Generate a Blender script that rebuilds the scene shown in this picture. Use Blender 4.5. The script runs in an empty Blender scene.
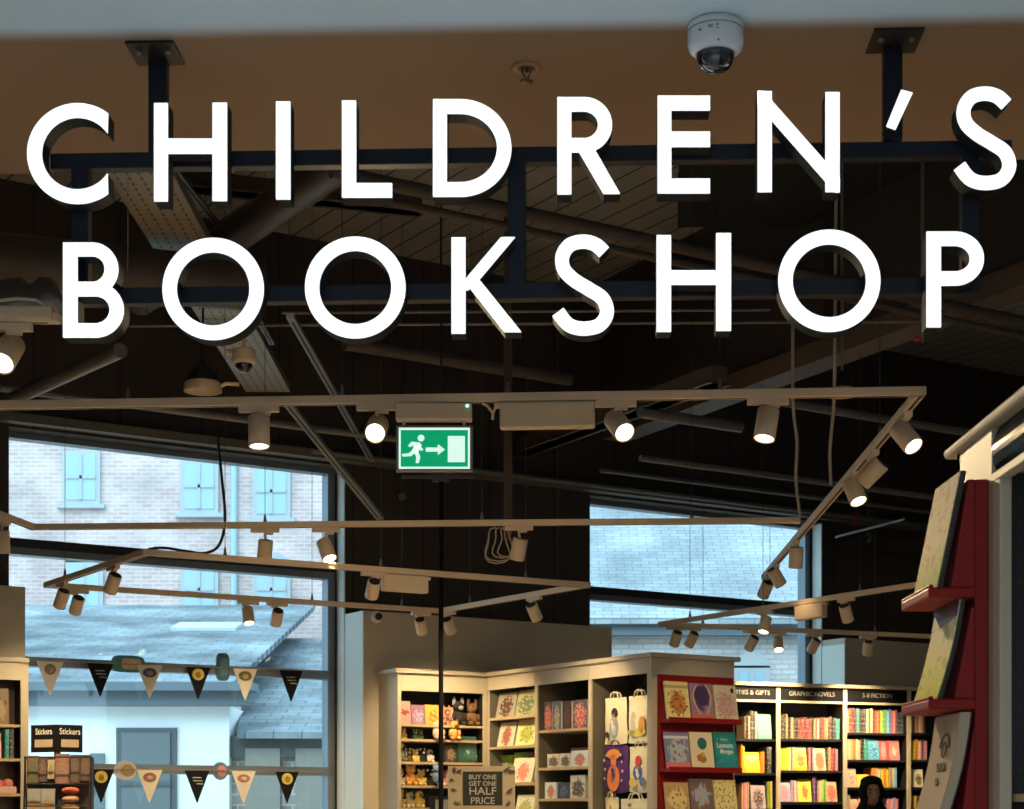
import bpy, math, random
from mathutils import Vector, Matrix
R = random.Random(7)
S = bpy.context.scene
COL = S.collection
rad = math.radians
# ------------------------------------------------------------------ camera, world, light, exposure
F = 1750.0; HY = 810.0; CX = 512.0; EYE = 1.5
cam = bpy.data.objects.new('camera', bpy.data.cameras.new('camera')); COL.objects.link(cam)
cam.location = (0, 0, EYE); cam.rotation_euler = (rad(90), 0, 0)
cam.data.sensor_width = 36; cam.data.sensor_fit = 'HORIZONTAL'; cam.data.lens = F / 1024 * 36
cam.data.shift_y = (HY - 404.5) / 1024; cam.data.clip_start = 0.05; cam.data.clip_end = 200
cam.data.dof.use_dof = True; cam.data.dof.focus_distance = 7.0; cam.data.dof.aperture_fstop = 9.0
S.camera = cam
S.view_settings.view_transform = 'Standard'; S.view_settings.look = 'None'
S.view_settings.gamma = 1; S.view_settings.use_curve_mapping = False; S.view_settings.exposure = 0.0
W = bpy.data.worlds.new('world'); S.world = W; W.use_nodes = True
W.node_tree.nodes['Background'].inputs[0].default_value = (0.74, 0.88, 1.0, 1)
W.node_tree.nodes['Background'].inputs[1].default_value = 2.9
S.cycles.use_denoising = True
S.cycles.max_bounces = 6; S.cycles.diffuse_bounces = 3; S.cycles.glossy_bounces = 2; S.cycles.transparent_max_bounces = 12
S.cycles.sample_clamp_indirect = 3.0
S.cycles.use_light_tree = True
SPOT_W = 200.0

def area(name, loc, rot, sx, sy, power, color):
    l = bpy.data.lights.new(name, 'AREA'); l.shape = 'RECTANGLE'; l.size = sx; l.size_y = sy
    l.energy = power; l.color = color
    o = bpy.data.objects.new(name, l); o.location = loc; o.rotation_euler = rot; COL.objects.link(o); return o
area('mall_fill_light', (0, -1.4, 3.3), (0, 0, 0), 3.0, 1.4, 155, (0.82, 0.91, 1.0))  # unseen area light added behind the camera to brighten the ceiling
su = bpy.data.lights.new('hazy_sun', 'SUN'); su.energy = 1.7; su.angle = rad(40); su.color = (.92, .96, 1.0)
so = bpy.data.objects.new('hazy_sun', su); so.rotation_euler = (rad(50), 0, rad(-12)); COL.objects.link(so)
def fill_spot(loc, aim, power, size=50, color=(1.0, 0.77, 0.46)):     # unseen fill spots added over the entrance to brighten shelves and partition
    l = bpy.data.lights.new('fill_spot', 'SPOT'); l.energy = power; l.color = color; l.spot_size = rad(size); l.spot_blend = .7; l.shadow_soft_size = .05
    o = bpy.data.objects.new('fill_spot', l); o.location = loc; o.rotation_euler = (Vector(aim) - Vector(loc)).to_track_quat('-Z', 'Y').to_euler(); COL.objects.link(o)
fill_spot((-1.6, 5.5, 4.4), (.2, 12.8, 1.9), 90, 36)
fill_spot((3.0, 5.6, 4.4), (1.3, 11.3, 1.75), 560, 15)
fill_spot((2.2, 5.5, 4.4), (2.9, 14.2, 1.7), 35, 34)
fill_spot((3.0, 5.5, 4.4), (4.4, 15.9, 2.8), 110, 22)
fill_spot((-2.6, 5.5, 4.4), (-3.1, 11.0, 1.6), 5, 30)

# ------------------------------------------------------------------ helpers
def pz(px, py, z):                       # where the ray of a measured corner meets height z
    t = (z - EYE) * F / (HY - py)
    return Vector(((px - CX) / F * t, t, z))
def py_(px, py, Y):
    return Vector(((px - CX) / F * Y, Y, EYE + (HY - py) / F * Y))
A = rad(32.5); U = Vector((math.cos(A), math.sin(A), 0)); V = Vector((-math.sin(A), math.cos(A), 0)); Z = Vector((0, 0, 1))
W0 = Vector((-1.04, 13.35, 0))
def wp(t, d, z): return W0 + U * t + V * d + Z * z
def wt(px, d):                           # distance along the window wall seen at column px
    k = (px - CX) / F; b = W0 + V * d
    return (k * b.y - b.x) / (U.x - k * U.y)
def wz(px, py, d): return EYE + (HY - py) / F * wp(wt(px, d), d, 0).y
MATS = {}
def nodes(m):
    m.use_nodes = True; return m.node_tree.nodes, m.node_tree.links
def mat(name, col, rough=0.6, metal=0.0, var=0.0, scale=8.0, bump=0.0, spec=0.4, emit=0.0):
    if name in MATS: return MATS[name]
    m = bpy.data.materials.new(name); n, l = nodes(m); b = n['Principled BSDF']
    b.inputs['Base Color'].default_value = (*col, 1); b.inputs['Roughness'].default_value = rough
    b.inputs['Metallic'].default_value = metal; b.inputs['Specular IOR Level'].default_value = spec
    if emit:
        b.inputs['Emission Color'].default_value = (*col, 1); b.inputs['Emission Strength'].default_value = emit
    if var or bump:
        tc = n.new('ShaderNodeTexCoord'); no = n.new('ShaderNodeTexNoise'); no.inputs['Scale'].default_value = scale; no.inputs['Detail'].default_value = 4
        l.new(tc.outputs['Object'], no.inputs['Vector'])
        if var:
            mx = n.new('ShaderNodeMix'); mx.data_type = 'RGBA'
            mx.inputs['A'].default_value = (*[c * (1 - var) for c in col], 1); mx.inputs['B'].default_value = (*[min(1, c * (1 + var)) for c in col], 1)
            l.new(no.outputs[0], mx.inputs['Factor']); l.new(mx.outputs['Result'], b.inputs['Base Color'])
        if bump:
            bp = n.new('ShaderNodeBump'); bp.inputs['Strength'].default_value = bump; bp.inputs['Distance'].default_value = 0.01
            l.new(no.outputs[0], bp.inputs['Height']); l.new(bp.outputs[0], b.inputs['Normal'])
    MATS[name] = m; return m

class MB:
    def __init__(s): s.v = []; s.f = []; s.m = []; s.s = []
    def add(s, vs, fs, mi=0, sm=False):
        b = len(s.v); s.v += [Vector(x) for x in vs]
        for f in fs: s.f.append([b + i for i in f]); s.m.append(mi); s.s.append(sm)
        return s
    def par(s, p, a, b, c, mi=0):        # parallelepiped from a corner and three edge vectors
        p, a, b, c = map(Vector, (p, a, b, c))
        if a.cross(b).dot(c) < 0: a, b = b, a
        vs = [p, p + a, p + a + b, p + b]; vs += [q + c for q in vs]
        return s.add(vs, [(3, 2, 1, 0), (4, 5, 6, 7), (0, 1, 5, 4), (1, 2, 6, 5), (2, 3, 7, 6), (3, 0, 4, 7)], mi)
    def box(s, c, d, mi=0, ax=None):
        ax = ax or (Vector((1, 0, 0)), Vector((0, 1, 0)), Z)
        a, b, e = ax[0] * d[0], ax[1] * d[1], ax[2] * d[2]
        return s.par(Vector(c) - (a + b + e) / 2, a, b, e, mi)
    def tube(s, pts, r, n=10, mi=0, caps=True, sm=True, radii=None):
        pts = [Vector(p) for p in pts]; rings = []; up = None
        for i, p in enumerate(pts):
            d = (pts[min(i + 1, len(pts) - 1)] - pts[max(i - 1, 0)]).normalized()
            if up is None: up = (Z if abs(d.z) < .9 else Vector((1, 0, 0)))
            a = (up - d * up.dot(d)); a = a.normalized() if a.length > 1e-6 else Vector((1, 0, 0)); up = a
            b = d.cross(a); rr = radii[i] if radii else r
            rings.append([p + a * (rr * math.cos(2 * math.pi * k / n)) + b * (rr * math.sin(2 * math.pi * k / n)) for k in range(n)])
        base = [x for r_ in rings for x in r_]
        fs = [(i * n + k, i * n + (k + 1) % n, (i + 1) * n + (k + 1) % n, (i + 1) * n + k) for i in range(len(pts) - 1) for k in range(n)]
        s.add(base, fs, mi, sm)
        if caps:
            s.add(rings[0], [tuple(reversed(range(n)))], mi); s.add(rings[-1], [tuple(range(n))], mi)
        return s
    def prism(s, poly, ext, mi=0):       # planar polygon swept along ext
        poly = [Vector(p) for p in poly]; ext = Vector(ext); n = len(poly)
        nm = Vector((0, 0, 0))
        for i in range(n): nm += poly[i].cross(poly[(i + 1) % n])
        if nm.dot(ext) > 0: poly.reverse()
        return s.add(poly + [p + ext for p in poly], [tuple(range(n)), tuple(range(2 * n - 1, n - 1, -1))] + [((i + 1) % n, i, n + i, n + (i + 1) % n) for i in range(n)], mi)
    def lathe(s, c, prof, n=24, mi=0, ax=None):
        c = Vector(c); X, Y, Q = ax or (Vector((1, 0, 0)), Vector((0, 1, 0)), Z)
        vs = [c + X * (r * math.cos(2 * math.pi * k / n)) + Y * (r * math.sin(2 * math.pi * k / n)) + Q * z for r, z in prof for k in range(n)]
        return s.add(vs, [(i * n + k, i * n + (k + 1) % n, (i + 1) * n + (k + 1) % n, (i + 1) * n + k) for i in range(len(prof) - 1) for k in range(n)], mi, True)
    def ell(s, c, r, mi=0, n=14, ax=None):
        if not hasattr(r, '__len__'): r = (r, r, r)
        X, Y, Q = ax or (Vector((1, 0, 0)), Vector((0, 1, 0)), Z); c = Vector(c); h = n // 2
        vs = [c + X * (r[0] * math.sin(math.pi * (i + .001) / (h + .002)) * math.cos(2 * math.pi * k / n)) + Y * (r[1] * math.sin(math.pi * (i + .001) / (h + .002)) * math.sin(2 * math.pi * k / n)) + Q * (-r[2] * math.cos(math.pi * i / h)) for i in range(h + 1) for k in range(n)]
        return s.add(vs, [(i * n + k, i * n + (k + 1) % n, (i + 1) * n + (k + 1) % n, (i + 1) * n + k) for i in range(h) for k in range(n)], mi, True)
    def mesh(s, name, mats, M=None):
        me = bpy.data.meshes.new(name)
        vs = s.v if M is None else [M @ x for x in s.v]
        me.from_pydata([tuple(x) for x in vs], [], s.f)
        for m in (mats if isinstance(mats, (list, tuple)) else [mats]): me.materials.append(m)
        me.polygons.foreach_set('material_index', s.m); me.polygons.foreach_set('use_smooth', s.s); me.update()
        return me
    def build(s, name, mats, parent=None, bev=0, seg=2):
        M = INV.get(parent.name) if parent else None
        o = bpy.data.objects.new(name, s.mesh(name, mats, M)); COL.objects.link(o)
        if parent: o.parent = parent; INV[o.name] = M
        if bev:
            b = o.modifiers.new('bevel', 'BEVEL'); b.width = bev; b.segments = seg; b.limit_method = 'ANGLE'; b.angle_limit = rad(40)
        return o
INV = {}
def tag(o, label=None, cat=None, group=None, kind=None):
    if label: o['label'] = label
    if cat: o['category'] = cat
    if group: o['group'] = group
    if kind: o['kind'] = kind
    return o
def thing(name, label, cat, loc=(0, 0, 0), rz=0, group=None):
    o = bpy.data.objects.new(name, None); COL.objects.link(o); o.empty_display_size = .05
    o.location = loc; o.rotation_euler = (0, 0, rz)
    INV[o.name] = (Matrix.Translation(Vector(loc)) @ Matrix.Rotation(rz, 4, 'Z')).inverted()
    return tag(o, label, cat, group)
def struct(name, mb, m, parent=None, bev=0):
    o = mb.build(name, m, parent, bev)
    if not parent: o['kind'] = 'structure'
    return o
def sroot(name):
    o = bpy.data.objects.new(name, None); COL.objects.link(o); INV[o.name] = Matrix.Identity(4); o['kind'] = 'structure'; return o
def solo(name, mb, m, label, cat, group=None, bev=0): return tag(mb.build(name, m, None, bev), label, cat, group)
def copy_tree(o, parent=None):
    c = o.copy(); COL.objects.link(c)
    if parent: c.parent = parent
    for ch in list(o.children): copy_tree(ch, c)
    return c
def text_mesh(o, name, m, parent, M):    # lettering becomes ordinary mesh
    me = bpy.data.meshes.new_from_object(o); bpy.data.objects.remove(o); me.transform(M)
    if not me.materials: me.materials.append(m)
    t = bpy.data.objects.new(name, me); COL.objects.link(t); t.parent = parent; return t
def text(name, body, size, origin, right, up, m, parent, align='CENTER', ext=0.001, sx=1.0, bold=0.0):
    cu = bpy.data.curves.new(name, 'FONT'); cu.body = body; cu.size = size; cu.align_x = align; cu.align_y = 'CENTER'; cu.extrude = ext; cu.offset = bold
    cu.resolution_u = 3; cu.materials.append(m)
    o = bpy.data.objects.new(name, cu); COL.objects.link(o)
    r = Vector(right).normalized(); u = Vector(up).normalized(); nn = r.cross(u)
    M = Matrix(((r.x * sx, u.x, nn.x, origin[0]), (r.y * sx, u.y, nn.y, origin[1]), (r.z * sx, u.z, nn.z, origin[2]), (0, 0, 0, 1)))
    return text_mesh(o, name, m, parent, INV[parent.name] @ M)

# ------------------------------------------------------------------ materials
cream = mat('cream_paint', (.53, .455, .33), .55, var=.03, scale=3)
def lit_ceiling_paint():  # cool light on the near ceiling and its soft edge blended into the colour
    m = bpy.data.materials.new('soffit_paint_with_cool_light'); n, l = nodes(m); b = n['Principled BSDF']; b.inputs['Roughness'].default_value = .85
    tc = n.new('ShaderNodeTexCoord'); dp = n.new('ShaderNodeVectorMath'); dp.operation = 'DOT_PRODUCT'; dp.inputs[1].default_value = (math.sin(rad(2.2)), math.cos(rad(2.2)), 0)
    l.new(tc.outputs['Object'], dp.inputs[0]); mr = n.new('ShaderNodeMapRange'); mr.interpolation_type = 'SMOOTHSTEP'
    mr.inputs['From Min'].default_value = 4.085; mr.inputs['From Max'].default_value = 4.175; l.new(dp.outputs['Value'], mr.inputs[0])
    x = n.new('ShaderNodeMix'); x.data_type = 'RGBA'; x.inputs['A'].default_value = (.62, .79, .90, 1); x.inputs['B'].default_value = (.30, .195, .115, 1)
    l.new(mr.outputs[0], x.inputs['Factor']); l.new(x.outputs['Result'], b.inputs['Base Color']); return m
soffit_m = lit_ceiling_paint()
white_p = mat('white_paint', (.78, .80, .82), .6)
navy = mat('navy_metal', (.0025, .005, .012), .5, spec=.3)
railm = mat('cream_metal', (.80, .60, .38), .5, var=.02)
black = mat('black_metal', (.012, .011, .012), .45)
blackp = mat('black_laminate', (.016, .015, .015), .55)
galv = mat('galvanised', (.20, .18, .155), .5, .3, var=.3, scale=25)
ductm = mat('brown_duct', (.10, .075, .055), .5, .2, var=.15, scale=6)
darkbeam = mat('dark_beam', (.075, .055, .042), .6, var=.2)
lightbeam = mat('tan_beam', (.12, .085, .058), .6, var=.1)
redm = mat('red_stand_paint', (.26, .012, .010), .5, spec=.25, var=.08, scale=10)
oak = mat('oak_shelf', (.50, .38, .22), .55, var=.1, scale=20)
darkback = mat('dark_back_panel', (.045, .038, .030), .6)
framem = mat('window_frame_grey', (.17, .20, .23), .4, .3)
framed = mat('window_frame_dark', (.02, .022, .025), .5)
paper = mat('page_block', (.75, .68, .52), .8)
whitetext = mat('white_lettering', (.8, .78, .7), .6)
blacktext = mat('black_lettering', (.02, .02, .02), .6)

def wall_dark():
    m = bpy.data.materials.new('dark_wall_boards'); n, l = nodes(m); b = n['Principled BSDF']; b.inputs['Roughness'].default_value = .75
    tc = n.new('ShaderNodeTexCoord'); mp = n.new('ShaderNodeMapping'); mp.inputs['Rotation'].default_value = (0, 0, -A)
    sp = n.new('ShaderNodeSeparateXYZ'); l.new(tc.outputs['Object'], mp.inputs[0]); l.new(mp.outputs[0], sp.inputs[0])
    md = n.new('ShaderNodeMath'); md.operation = 'PINGPONG'; md.inputs[1].default_value = .3; l.new(sp.outputs[0], md.inputs[0])
    lt = n.new('ShaderNodeMath'); lt.operation = 'LESS_THAN'; lt.inputs[1].default_value = .008; l.new(md.outputs[0], lt.inputs[0])
    mx = n.new('ShaderNodeMix'); mx.data_type = 'RGBA'; mx.inputs['A'].default_value = (.042, .031, .025, 1); mx.inputs['B'].default_value = (.015, .011, .01, 1)
    l.new(lt.outputs[0], mx.inputs['Factor']); l.new(mx.outputs['Result'], b.inputs['Base Color']); return m
def roof_mat():
    m = bpy.data.materials.new('grey_roof_boards'); n, l = nodes(m); b = n['Principled BSDF']; b.inputs['Roughness'].default_value = .7
    tc = n.new('ShaderNodeTexCoord'); mp = n.new('ShaderNodeMapping'); mp.inputs['Rotation'].default_value = (0, 0, -A)
    sp = n.new('ShaderNodeSeparateXYZ'); l.new(tc.outputs['Object'], mp.inputs[0]); l.new(mp.outputs[0], sp.inputs[0])
    md = n.new('ShaderNodeMath'); md.operation = 'PINGPONG'; md.inputs[1].default_value = .095; l.new(sp.outputs[0], md.inputs[0])
    lt = n.new('ShaderNodeMath'); lt.operation = 'LESS_THAN'; lt.inputs[1].default_value = .008; l.new(md.outputs[0], lt.inputs[0])
    mx = n.new('ShaderNodeMix'); mx.data_type = 'RGBA'; mx.inputs['A'].default_value = (.27, .25, .225, 1); mx.inputs['B'].default_value = (.02, .018, .016, 1)
    l.new(lt.outputs[0], mx.inputs['Factor']); l.new(mx.outputs['Result'], b.inputs['Base Color']); return m
dwall = wall_dark(); roofm = roof_mat()
def glass_mat():
    m = bpy.data.materials.new('tinted_window_glass'); n, l = nodes(m); n.remove(n['Principled BSDF'])
    t = n.new('ShaderNodeBsdfTransparent'); t.inputs[0].default_value = (.80, .94, .99, 1)
    g = n.new('ShaderNodeBsdfGlossy'); g.inputs['Roughness'].default_value = .02; g.inputs['Color'].default_value = (.8, .95, 1, 1)
    x = n.new('ShaderNodeMixShader'); x.inputs[0].default_value = .025
    l.new(t.outputs[0], x.inputs[1]); l.new(g.outputs[0], x.inputs[2]); l.new(x.outputs[0], n['Material Output'].inputs[0]); return m
glassm = glass_mat()
def tex_mat(name, kind, c1, c2, c3, sx, sy, rot=0.0, mottling=.3, rough=.8):
    m = bpy.data.materials.new(name); n, l = nodes(m); b = n['Principled BSDF']; b.inputs['Roughness'].default_value = rough
    tc = n.new('ShaderNodeTexCoord'); br = n.new('ShaderNodeTexBrick')
    br.inputs['Scale'].default_value = 1; br.inputs['Brick Width'].default_value = sx; br.inputs['Row Height'].default_value = sy
    br.inputs['Mortar Size'].default_value = .012 if kind == 'brick' else .008; br.inputs['Mortar Smooth'].default_value = .3
    br.inputs['Color1'].default_value = (*c1, 1); br.inputs['Color2'].default_value = (*c2, 1); br.inputs['Mortar'].default_value = (*c3, 1)
    l.new(tc.outputs['UV'], br.inputs['Vector'])
    no = n.new('ShaderNodeTexNoise'); no.inputs['Scale'].default_value = .9; no.inputs['Detail'].default_value = 6; l.new(tc.outputs['Object'], no.inputs[0])
    mr = n.new('ShaderNodeMapRange'); mr.inputs['From Min'].default_value = .3; mr.inputs['From Max'].default_value = .7; mr.inputs['To Min'].default_value = 1 - mottling; mr.inputs['To Max'].default_value = 1 + mottling
    l.new(no.outputs[0], mr.inputs[0])
    mx = n.new('ShaderNodeMix'); mx.data_type = 'RGBA'; mx.blend_type = 'MULTIPLY'; mx.inputs['Factor'].default_value = 1
    l.new(br.outputs[0], mx.inputs['A']); l.new(mr.outputs[0], mx.inputs['B']); l.new(mx.outputs['Result'], b.inputs['Base Color']); return m

def cover(name, bg, fig, acc, cx=.5, cy=.42, rx=.3, ry=.3, top=None, base=None, ns=9.0):
    """printed book cover: ground colour, a blotchy picture in the middle, optional head and foot bands"""
    if name in MATS: return MATS[name]
    m = bpy.data.materials.new(name); n, l = nodes(m); b = n['Principled BSDF']; b.inputs['Roughness'].default_value = .5
    tc = n.new('ShaderNodeTexCoord'); sp = n.new('ShaderNodeSeparateXYZ'); l.new(tc.outputs['Generated'], sp.inputs[0])
    no = n.new('ShaderNodeTexNoise'); no.inputs['Scale'].default_value = ns; no.inputs['Detail'].default_value = 3; l.new(tc.outputs['Generated'], no.inputs[0])
    vo = n.new('ShaderNodeTexVoronoi'); vo.inputs['Scale'].default_value = ns * .8; l.new(tc.outputs['Generated'], vo.inputs[0])
    def M(op, a, c):
        k = n.new('ShaderNodeMath'); k.operation = op
        for i, q in enumerate((a, c)):
            if isinstance(q, (int, float)): k.inputs[i].default_value = q
            else: l.new(q, k.inputs[i])
        return k.outputs[0]
    dx = M('DIVIDE', M('SUBTRACT', sp.outputs[0], cx), rx); dz = M('DIVIDE', M('SUBTRACT', sp.outputs[2], cy), ry)
    d = M('SQRT', M('ADD', M('MULTIPLY', dx, dx), M('MULTIPLY', dz, dz)), 0)
    d2 = M('ADD', d, M('MULTIPLY', M('SUBTRACT', no.outputs[0], .5), 2.2))
    inside = M('LESS_THAN', d2, 1.0)
    def mix(f, a, c):
        x = n.new('ShaderNodeMix'); x.data_type = 'RGBA'
        l.new(f, x.inputs['Factor'])
        for nm, q in (('A', a), ('B', c)):
            if isinstance(q, tuple): x.inputs[nm].default_value = (*q, 1)
            else: l.new(q, x.inputs[nm])
        return x.outputs['Result']
    c = mix(inside, bg, fig)
    c = mix(M('MULTIPLY', M('LESS_THAN', vo.outputs[0], .33), M('LESS_THAN', d2, 1.25)), c, acc)
    if top: c = mix(M('MULTIPLY', M('GREATER_THAN', sp.outputs[2], .82), M('LESS_THAN', sp.outputs[2], .9)), c, top)
    if base: c = mix(M('LESS_THAN', sp.outputs[2], .16), c, base)
    l.new(c, b.inputs['Base Color']); MATS[name] = m; return m
def spine(name, col):
    if name in MATS: return MATS[name]
    m = bpy.data.materials.new(name); n, l = nodes(m); b = n['Principled BSDF']; b.inputs['Roughness'].default_value = .5
    tc = n.new('ShaderNodeTexCoord'); sp = n.new('ShaderNodeSeparateXYZ'); l.new(tc.outputs['Generated'], sp.inputs[0])
    wv = n.new('ShaderNodeTexNoise'); wv.inputs['Scale'].default_value = 14; l.new(tc.outputs['Generated'], wv.inputs[0])
    gt = n.new('ShaderNodeMath'); gt.operation = 'GREATER_THAN'; gt.inputs[1].default_value = .61; l.new(wv.outputs[0], gt.inputs[0])
    lum = sum(col) / 3; txt = (.75, .7, .6) if lum < .25 else tuple(c * .25 for c in col)
    x = n.new('ShaderNodeMix'); x.data_type = 'RGBA'; x.inputs['A'].default_value = (*col, 1); x.inputs['B'].default_value = (*txt, 1)
    l.new(gt.outputs[0], x.inputs['Factor']); l.new(x.outputs['Result'], b.inputs['Base Color']); MATS[name] = m; return m
# colour words used both for paint and for labels
PAL = {'dark brown': (.07, .04, .025), 'black': (.02, .02, .022), 'dark red': (.22, .03, .03), 'red': (.6, .05, .05), 'cream': (.72, .6, .4), 'tan': (.45, .30, .16),
       'yellow': (.85, .62, .05), 'orange': (.80, .27, .03), 'peach': (.8, .45, .25), 'pink': (.78, .28, .32), 'pale pink': (.8, .5, .48), 'teal': (.03, .30, .28),
       'light blue': (.2, .5, .72), 'blue': (.05, .16, .5), 'navy': (.02, .03, .10), 'green': (.12, .38, .08), 'lime green': (.42, .62, .08), 'white': (.8, .78, .7),
       'grey': (.25, .24, .25), 'dark grey': (.06, .06, .065), 'purple': (.22, .07, .30), 'lilac': (.42, .30, .52), 'maroon': (.16, .02, .03), 'mint': (.35, .65, .52)}

# ================================================================== THE SETTING
ZR = 5.69                                     # underside of the shop's roof
SA = rad(2.2); E1 = Vector((math.cos(SA), -math.sin(SA), 0)); E2 = Vector((math.sin(SA), math.cos(SA), 0)); YS = 4.19
struct('floor', MB().box((2, 13.5, -.05), (18, 17, .1)), mat('pale_timber_floor', (.55, .44, .32), .5, var=.1, scale=2))
struct('floor_mall', MB().box((2, -.5, -.05), (18, 11, .1)), mat('pale_tiles', (.62, .64, .66), .4, var=.05, scale=2))
_ra, _rb = W0 + U * -7 + V * .1, W0 + U * 9.5 + V * .1
struct('ceiling_shop', MB().prism([Vector((_ra.x, 4.2, ZR)), Vector((_rb.x, 4.2, ZR)), _rb + Z * ZR, _ra + Z * ZR], Z * .2), roofm)
# soffit over the shop entrance, turned with the shop front
o = E2 * 5.03
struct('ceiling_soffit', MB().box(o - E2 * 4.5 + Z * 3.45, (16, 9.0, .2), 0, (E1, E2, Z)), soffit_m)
struct('wall_above_entrance', MB().box(o - E2 * .1 + Z * 4.7, (16, .2, 2.3), 0, (E1, E2, Z)), dwall)
struct('wall_mall', MB().box((0, -4.6, 1.7), (16, .2, 3.6)), mat('mall_wall', (.4, .4, .4), .8))
for nm, x in (('wall_mall_left', -5.0), ('wall_mall_right', 5.0)):
    struct(nm, MB().box((x, .2, 1.7), (.2, 9.4, 3.5)), MATS['mall_wall'])
struct('wall_left', MB().box((-5.0, 9, 2.9), (.2, 8.2, 5.8)), dwall)
struct('wall_right', MB().box((6.6, 12, 2.9), (.2, 14.2, 5.8)), dwall)
# ---- window wall: glass at d=0, dark upper wall to d=-.2, cream lower partition to d=-.49
ZW, ZP, ZT1, ZT2, ZT3 = 4.02, wz(360, 610, -.49), 3.285, 2.51, 1.79
L0, L1, R0_, R1_ = wt(9, -.2), -.36, wt(590, -.2), 4.37
up = MB()
def wbox(mb, t0, t1, d0, d1, z0, z1, mi=0): mb.par(wp(t0, d0, z0), U * (t1 - t0), V * (d1 - d0), Z * (z1 - z0), mi)
reveal = mat('pale_reveal_plaster', (.84, .88, .82), .7)
for a, b in ((-6, L0), (L1 + .0, R0_), (R1_, 9)): wbox(up, a, b, -.2, .1, 0, ZR)
for a, b in ((L0, L1), (R0_, R1_)): wbox(up, a, b, -.2, .1, ZW + .03, ZR)
for a, b in ((L0, L1), (R0_, R1_)): wbox(up, a, b, -.2, .1, 0, .7)
struct('wall_back', up, dwall)
rv = MB()
for t in (L1 - .012, R1_ - .012): wbox(rv, t, t + .01, -.199, 0, .7, ZW + .02)
struct('trim_window_reveal', rv, reveal)
for nm, a, b in (('partition_left', -6, wt(25.5, -.49)), ('partition_middle', L1, wt(612, -.49)), ('partition_right', R1_, 9)):
    mb = MB(); wbox(mb, a, b, -.49, -.2, 0, ZP + (.05 if nm.endswith('right') else 0)); struct(nm, mb, cream, bev=.004)
mb = MB()
for t in (L1 - .006, R1_ - .006): wbox(mb, t, t + .005, -.49, -.2, 0, ZP - .004)
struct('trim_partition_return', mb, reveal)
for i, (a, b) in enumerate(((L0, L1), (R0_, R1_))):
    w = sroot('window_%d' % (i + 1)); fr = MB(); fd = MB()
    wbox(fr, b - .075, b, -.06, .04, .7, ZW + .03); wbox(fr, a, a + .03, -.06, .04, .7, ZW + .03)
    wbox(fr, a, b, -.06, .04, ZW - .01, ZW + .03); wbox(fd, b - .016, b - .013 + .01, -.085, -.06, .7, ZW)
    for z in (ZT2, ZT3): wbox(fr, a, b, -.06, .04, z - .035, z + .03)
    wbox(fd, a, b, -.07, .04, ZT1 - .01, ZT1 + .05); wbox(fr, a, b, -.065, .04, ZT1 - .06, ZT1 - .012)
    struct('window_frame', fr, framem, w); struct('window_transom', fd, framed, w)
    for z0, z1 in ((.7, ZT3 - .03), (ZT3 + .03, ZT2 - .03), (ZT2 + .03, ZT1 - .05), (ZT1 + .05, ZW - .01)):
        g = MB(); wbox(g, a + .03, b - .06, -.012, -.004, z0, z1); struct('window_pane', g, glassm, w)
# ledge and conduit running over the windows
mb = MB(); wbox(mb, -3.6, 9, -.30, -.2, ZW + .05, ZW + .11); struct('trim_ledge_over_windows', mb, mat('grey_ledge', (.13, .12, .10), .6))
# dark bulkhead across the roof on the right with a tan beam along its foot
bp, bq = pz(600, 426, 4.55), pz(1180, 203, 4.55)
dv = (bq - bp).normalized(); dn = Z.cross(dv)
struct('ceiling_dark_panel', MB().box(E1 * 3.75 + E2 * 8.4 + Z * 5.55, (6.2, 6.4, .4), 0, (E1, E2, Z)), mat('matt_dark_board', (.008, .007, .006), .9))
struct('wall_bulkhead', MB().par(bp, bq - bp, dn * .12, Z * (ZR - 4.55)), dwall)
struct('beam_tan', MB().par(bp - dn * .03 - Z * .13 + dv * .1, (bq - bp) * .98, dn * .22, Z * .13), lightbeam)

# ================================================================== OUTSIDE
def uvplane(o, au, av):
    me = o.data; uv = me.uv_layers.new(name='UVMap')
    for lp in me.loops:
        c = me.vertices[lp.vertex_index].co; uv.data[lp.index].uv = (c.dot(au), c.dot(av))
X_ = Vector((1, 0, 0)); Y_ = Vector((0, 1, 0))
brickm = tex_mat('weathered_brick', 'brick', (.52, .34, .30), (.60, .43, .39), (.58, .52, .50), .22, .075, mottling=.3)
slatem = tex_mat('slate_roofing', 'slate', (.15, .185, .20), (.23, .255, .265), (.06, .075, .09), .34, .21, mottling=.6)
slatef = tex_mat('fine_slate_roofing', 'slate', (.27, .30, .31), (.35, .37, .38), (.17, .19, .21), .24, .10, mottling=.3)
lightbrick = tex_mat('pale_painted_brick', 'brick', (.62, .56, .53), (.52, .45, .42), (.42, .39, .38), .2, .07, mottling=.2)
stonem = tex_mat('rubble_stone', 'brick', (.42, .38, .33), (.28, .27, .25), (.6, .58, .54), .22, .13, mottling=.5)
winblue = mat('pale_window_glass_outdoors', (.36, .49, .55), .15)
shutter = mat('painted_shutter', (.27, .25, .21), .7, var=.15)
struct('ground_outside', MB().box((0, 32, -.35), (70, 32, .1)), mat('grey_ground', (.5, .5, .5), .9, var=.1))
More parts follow.
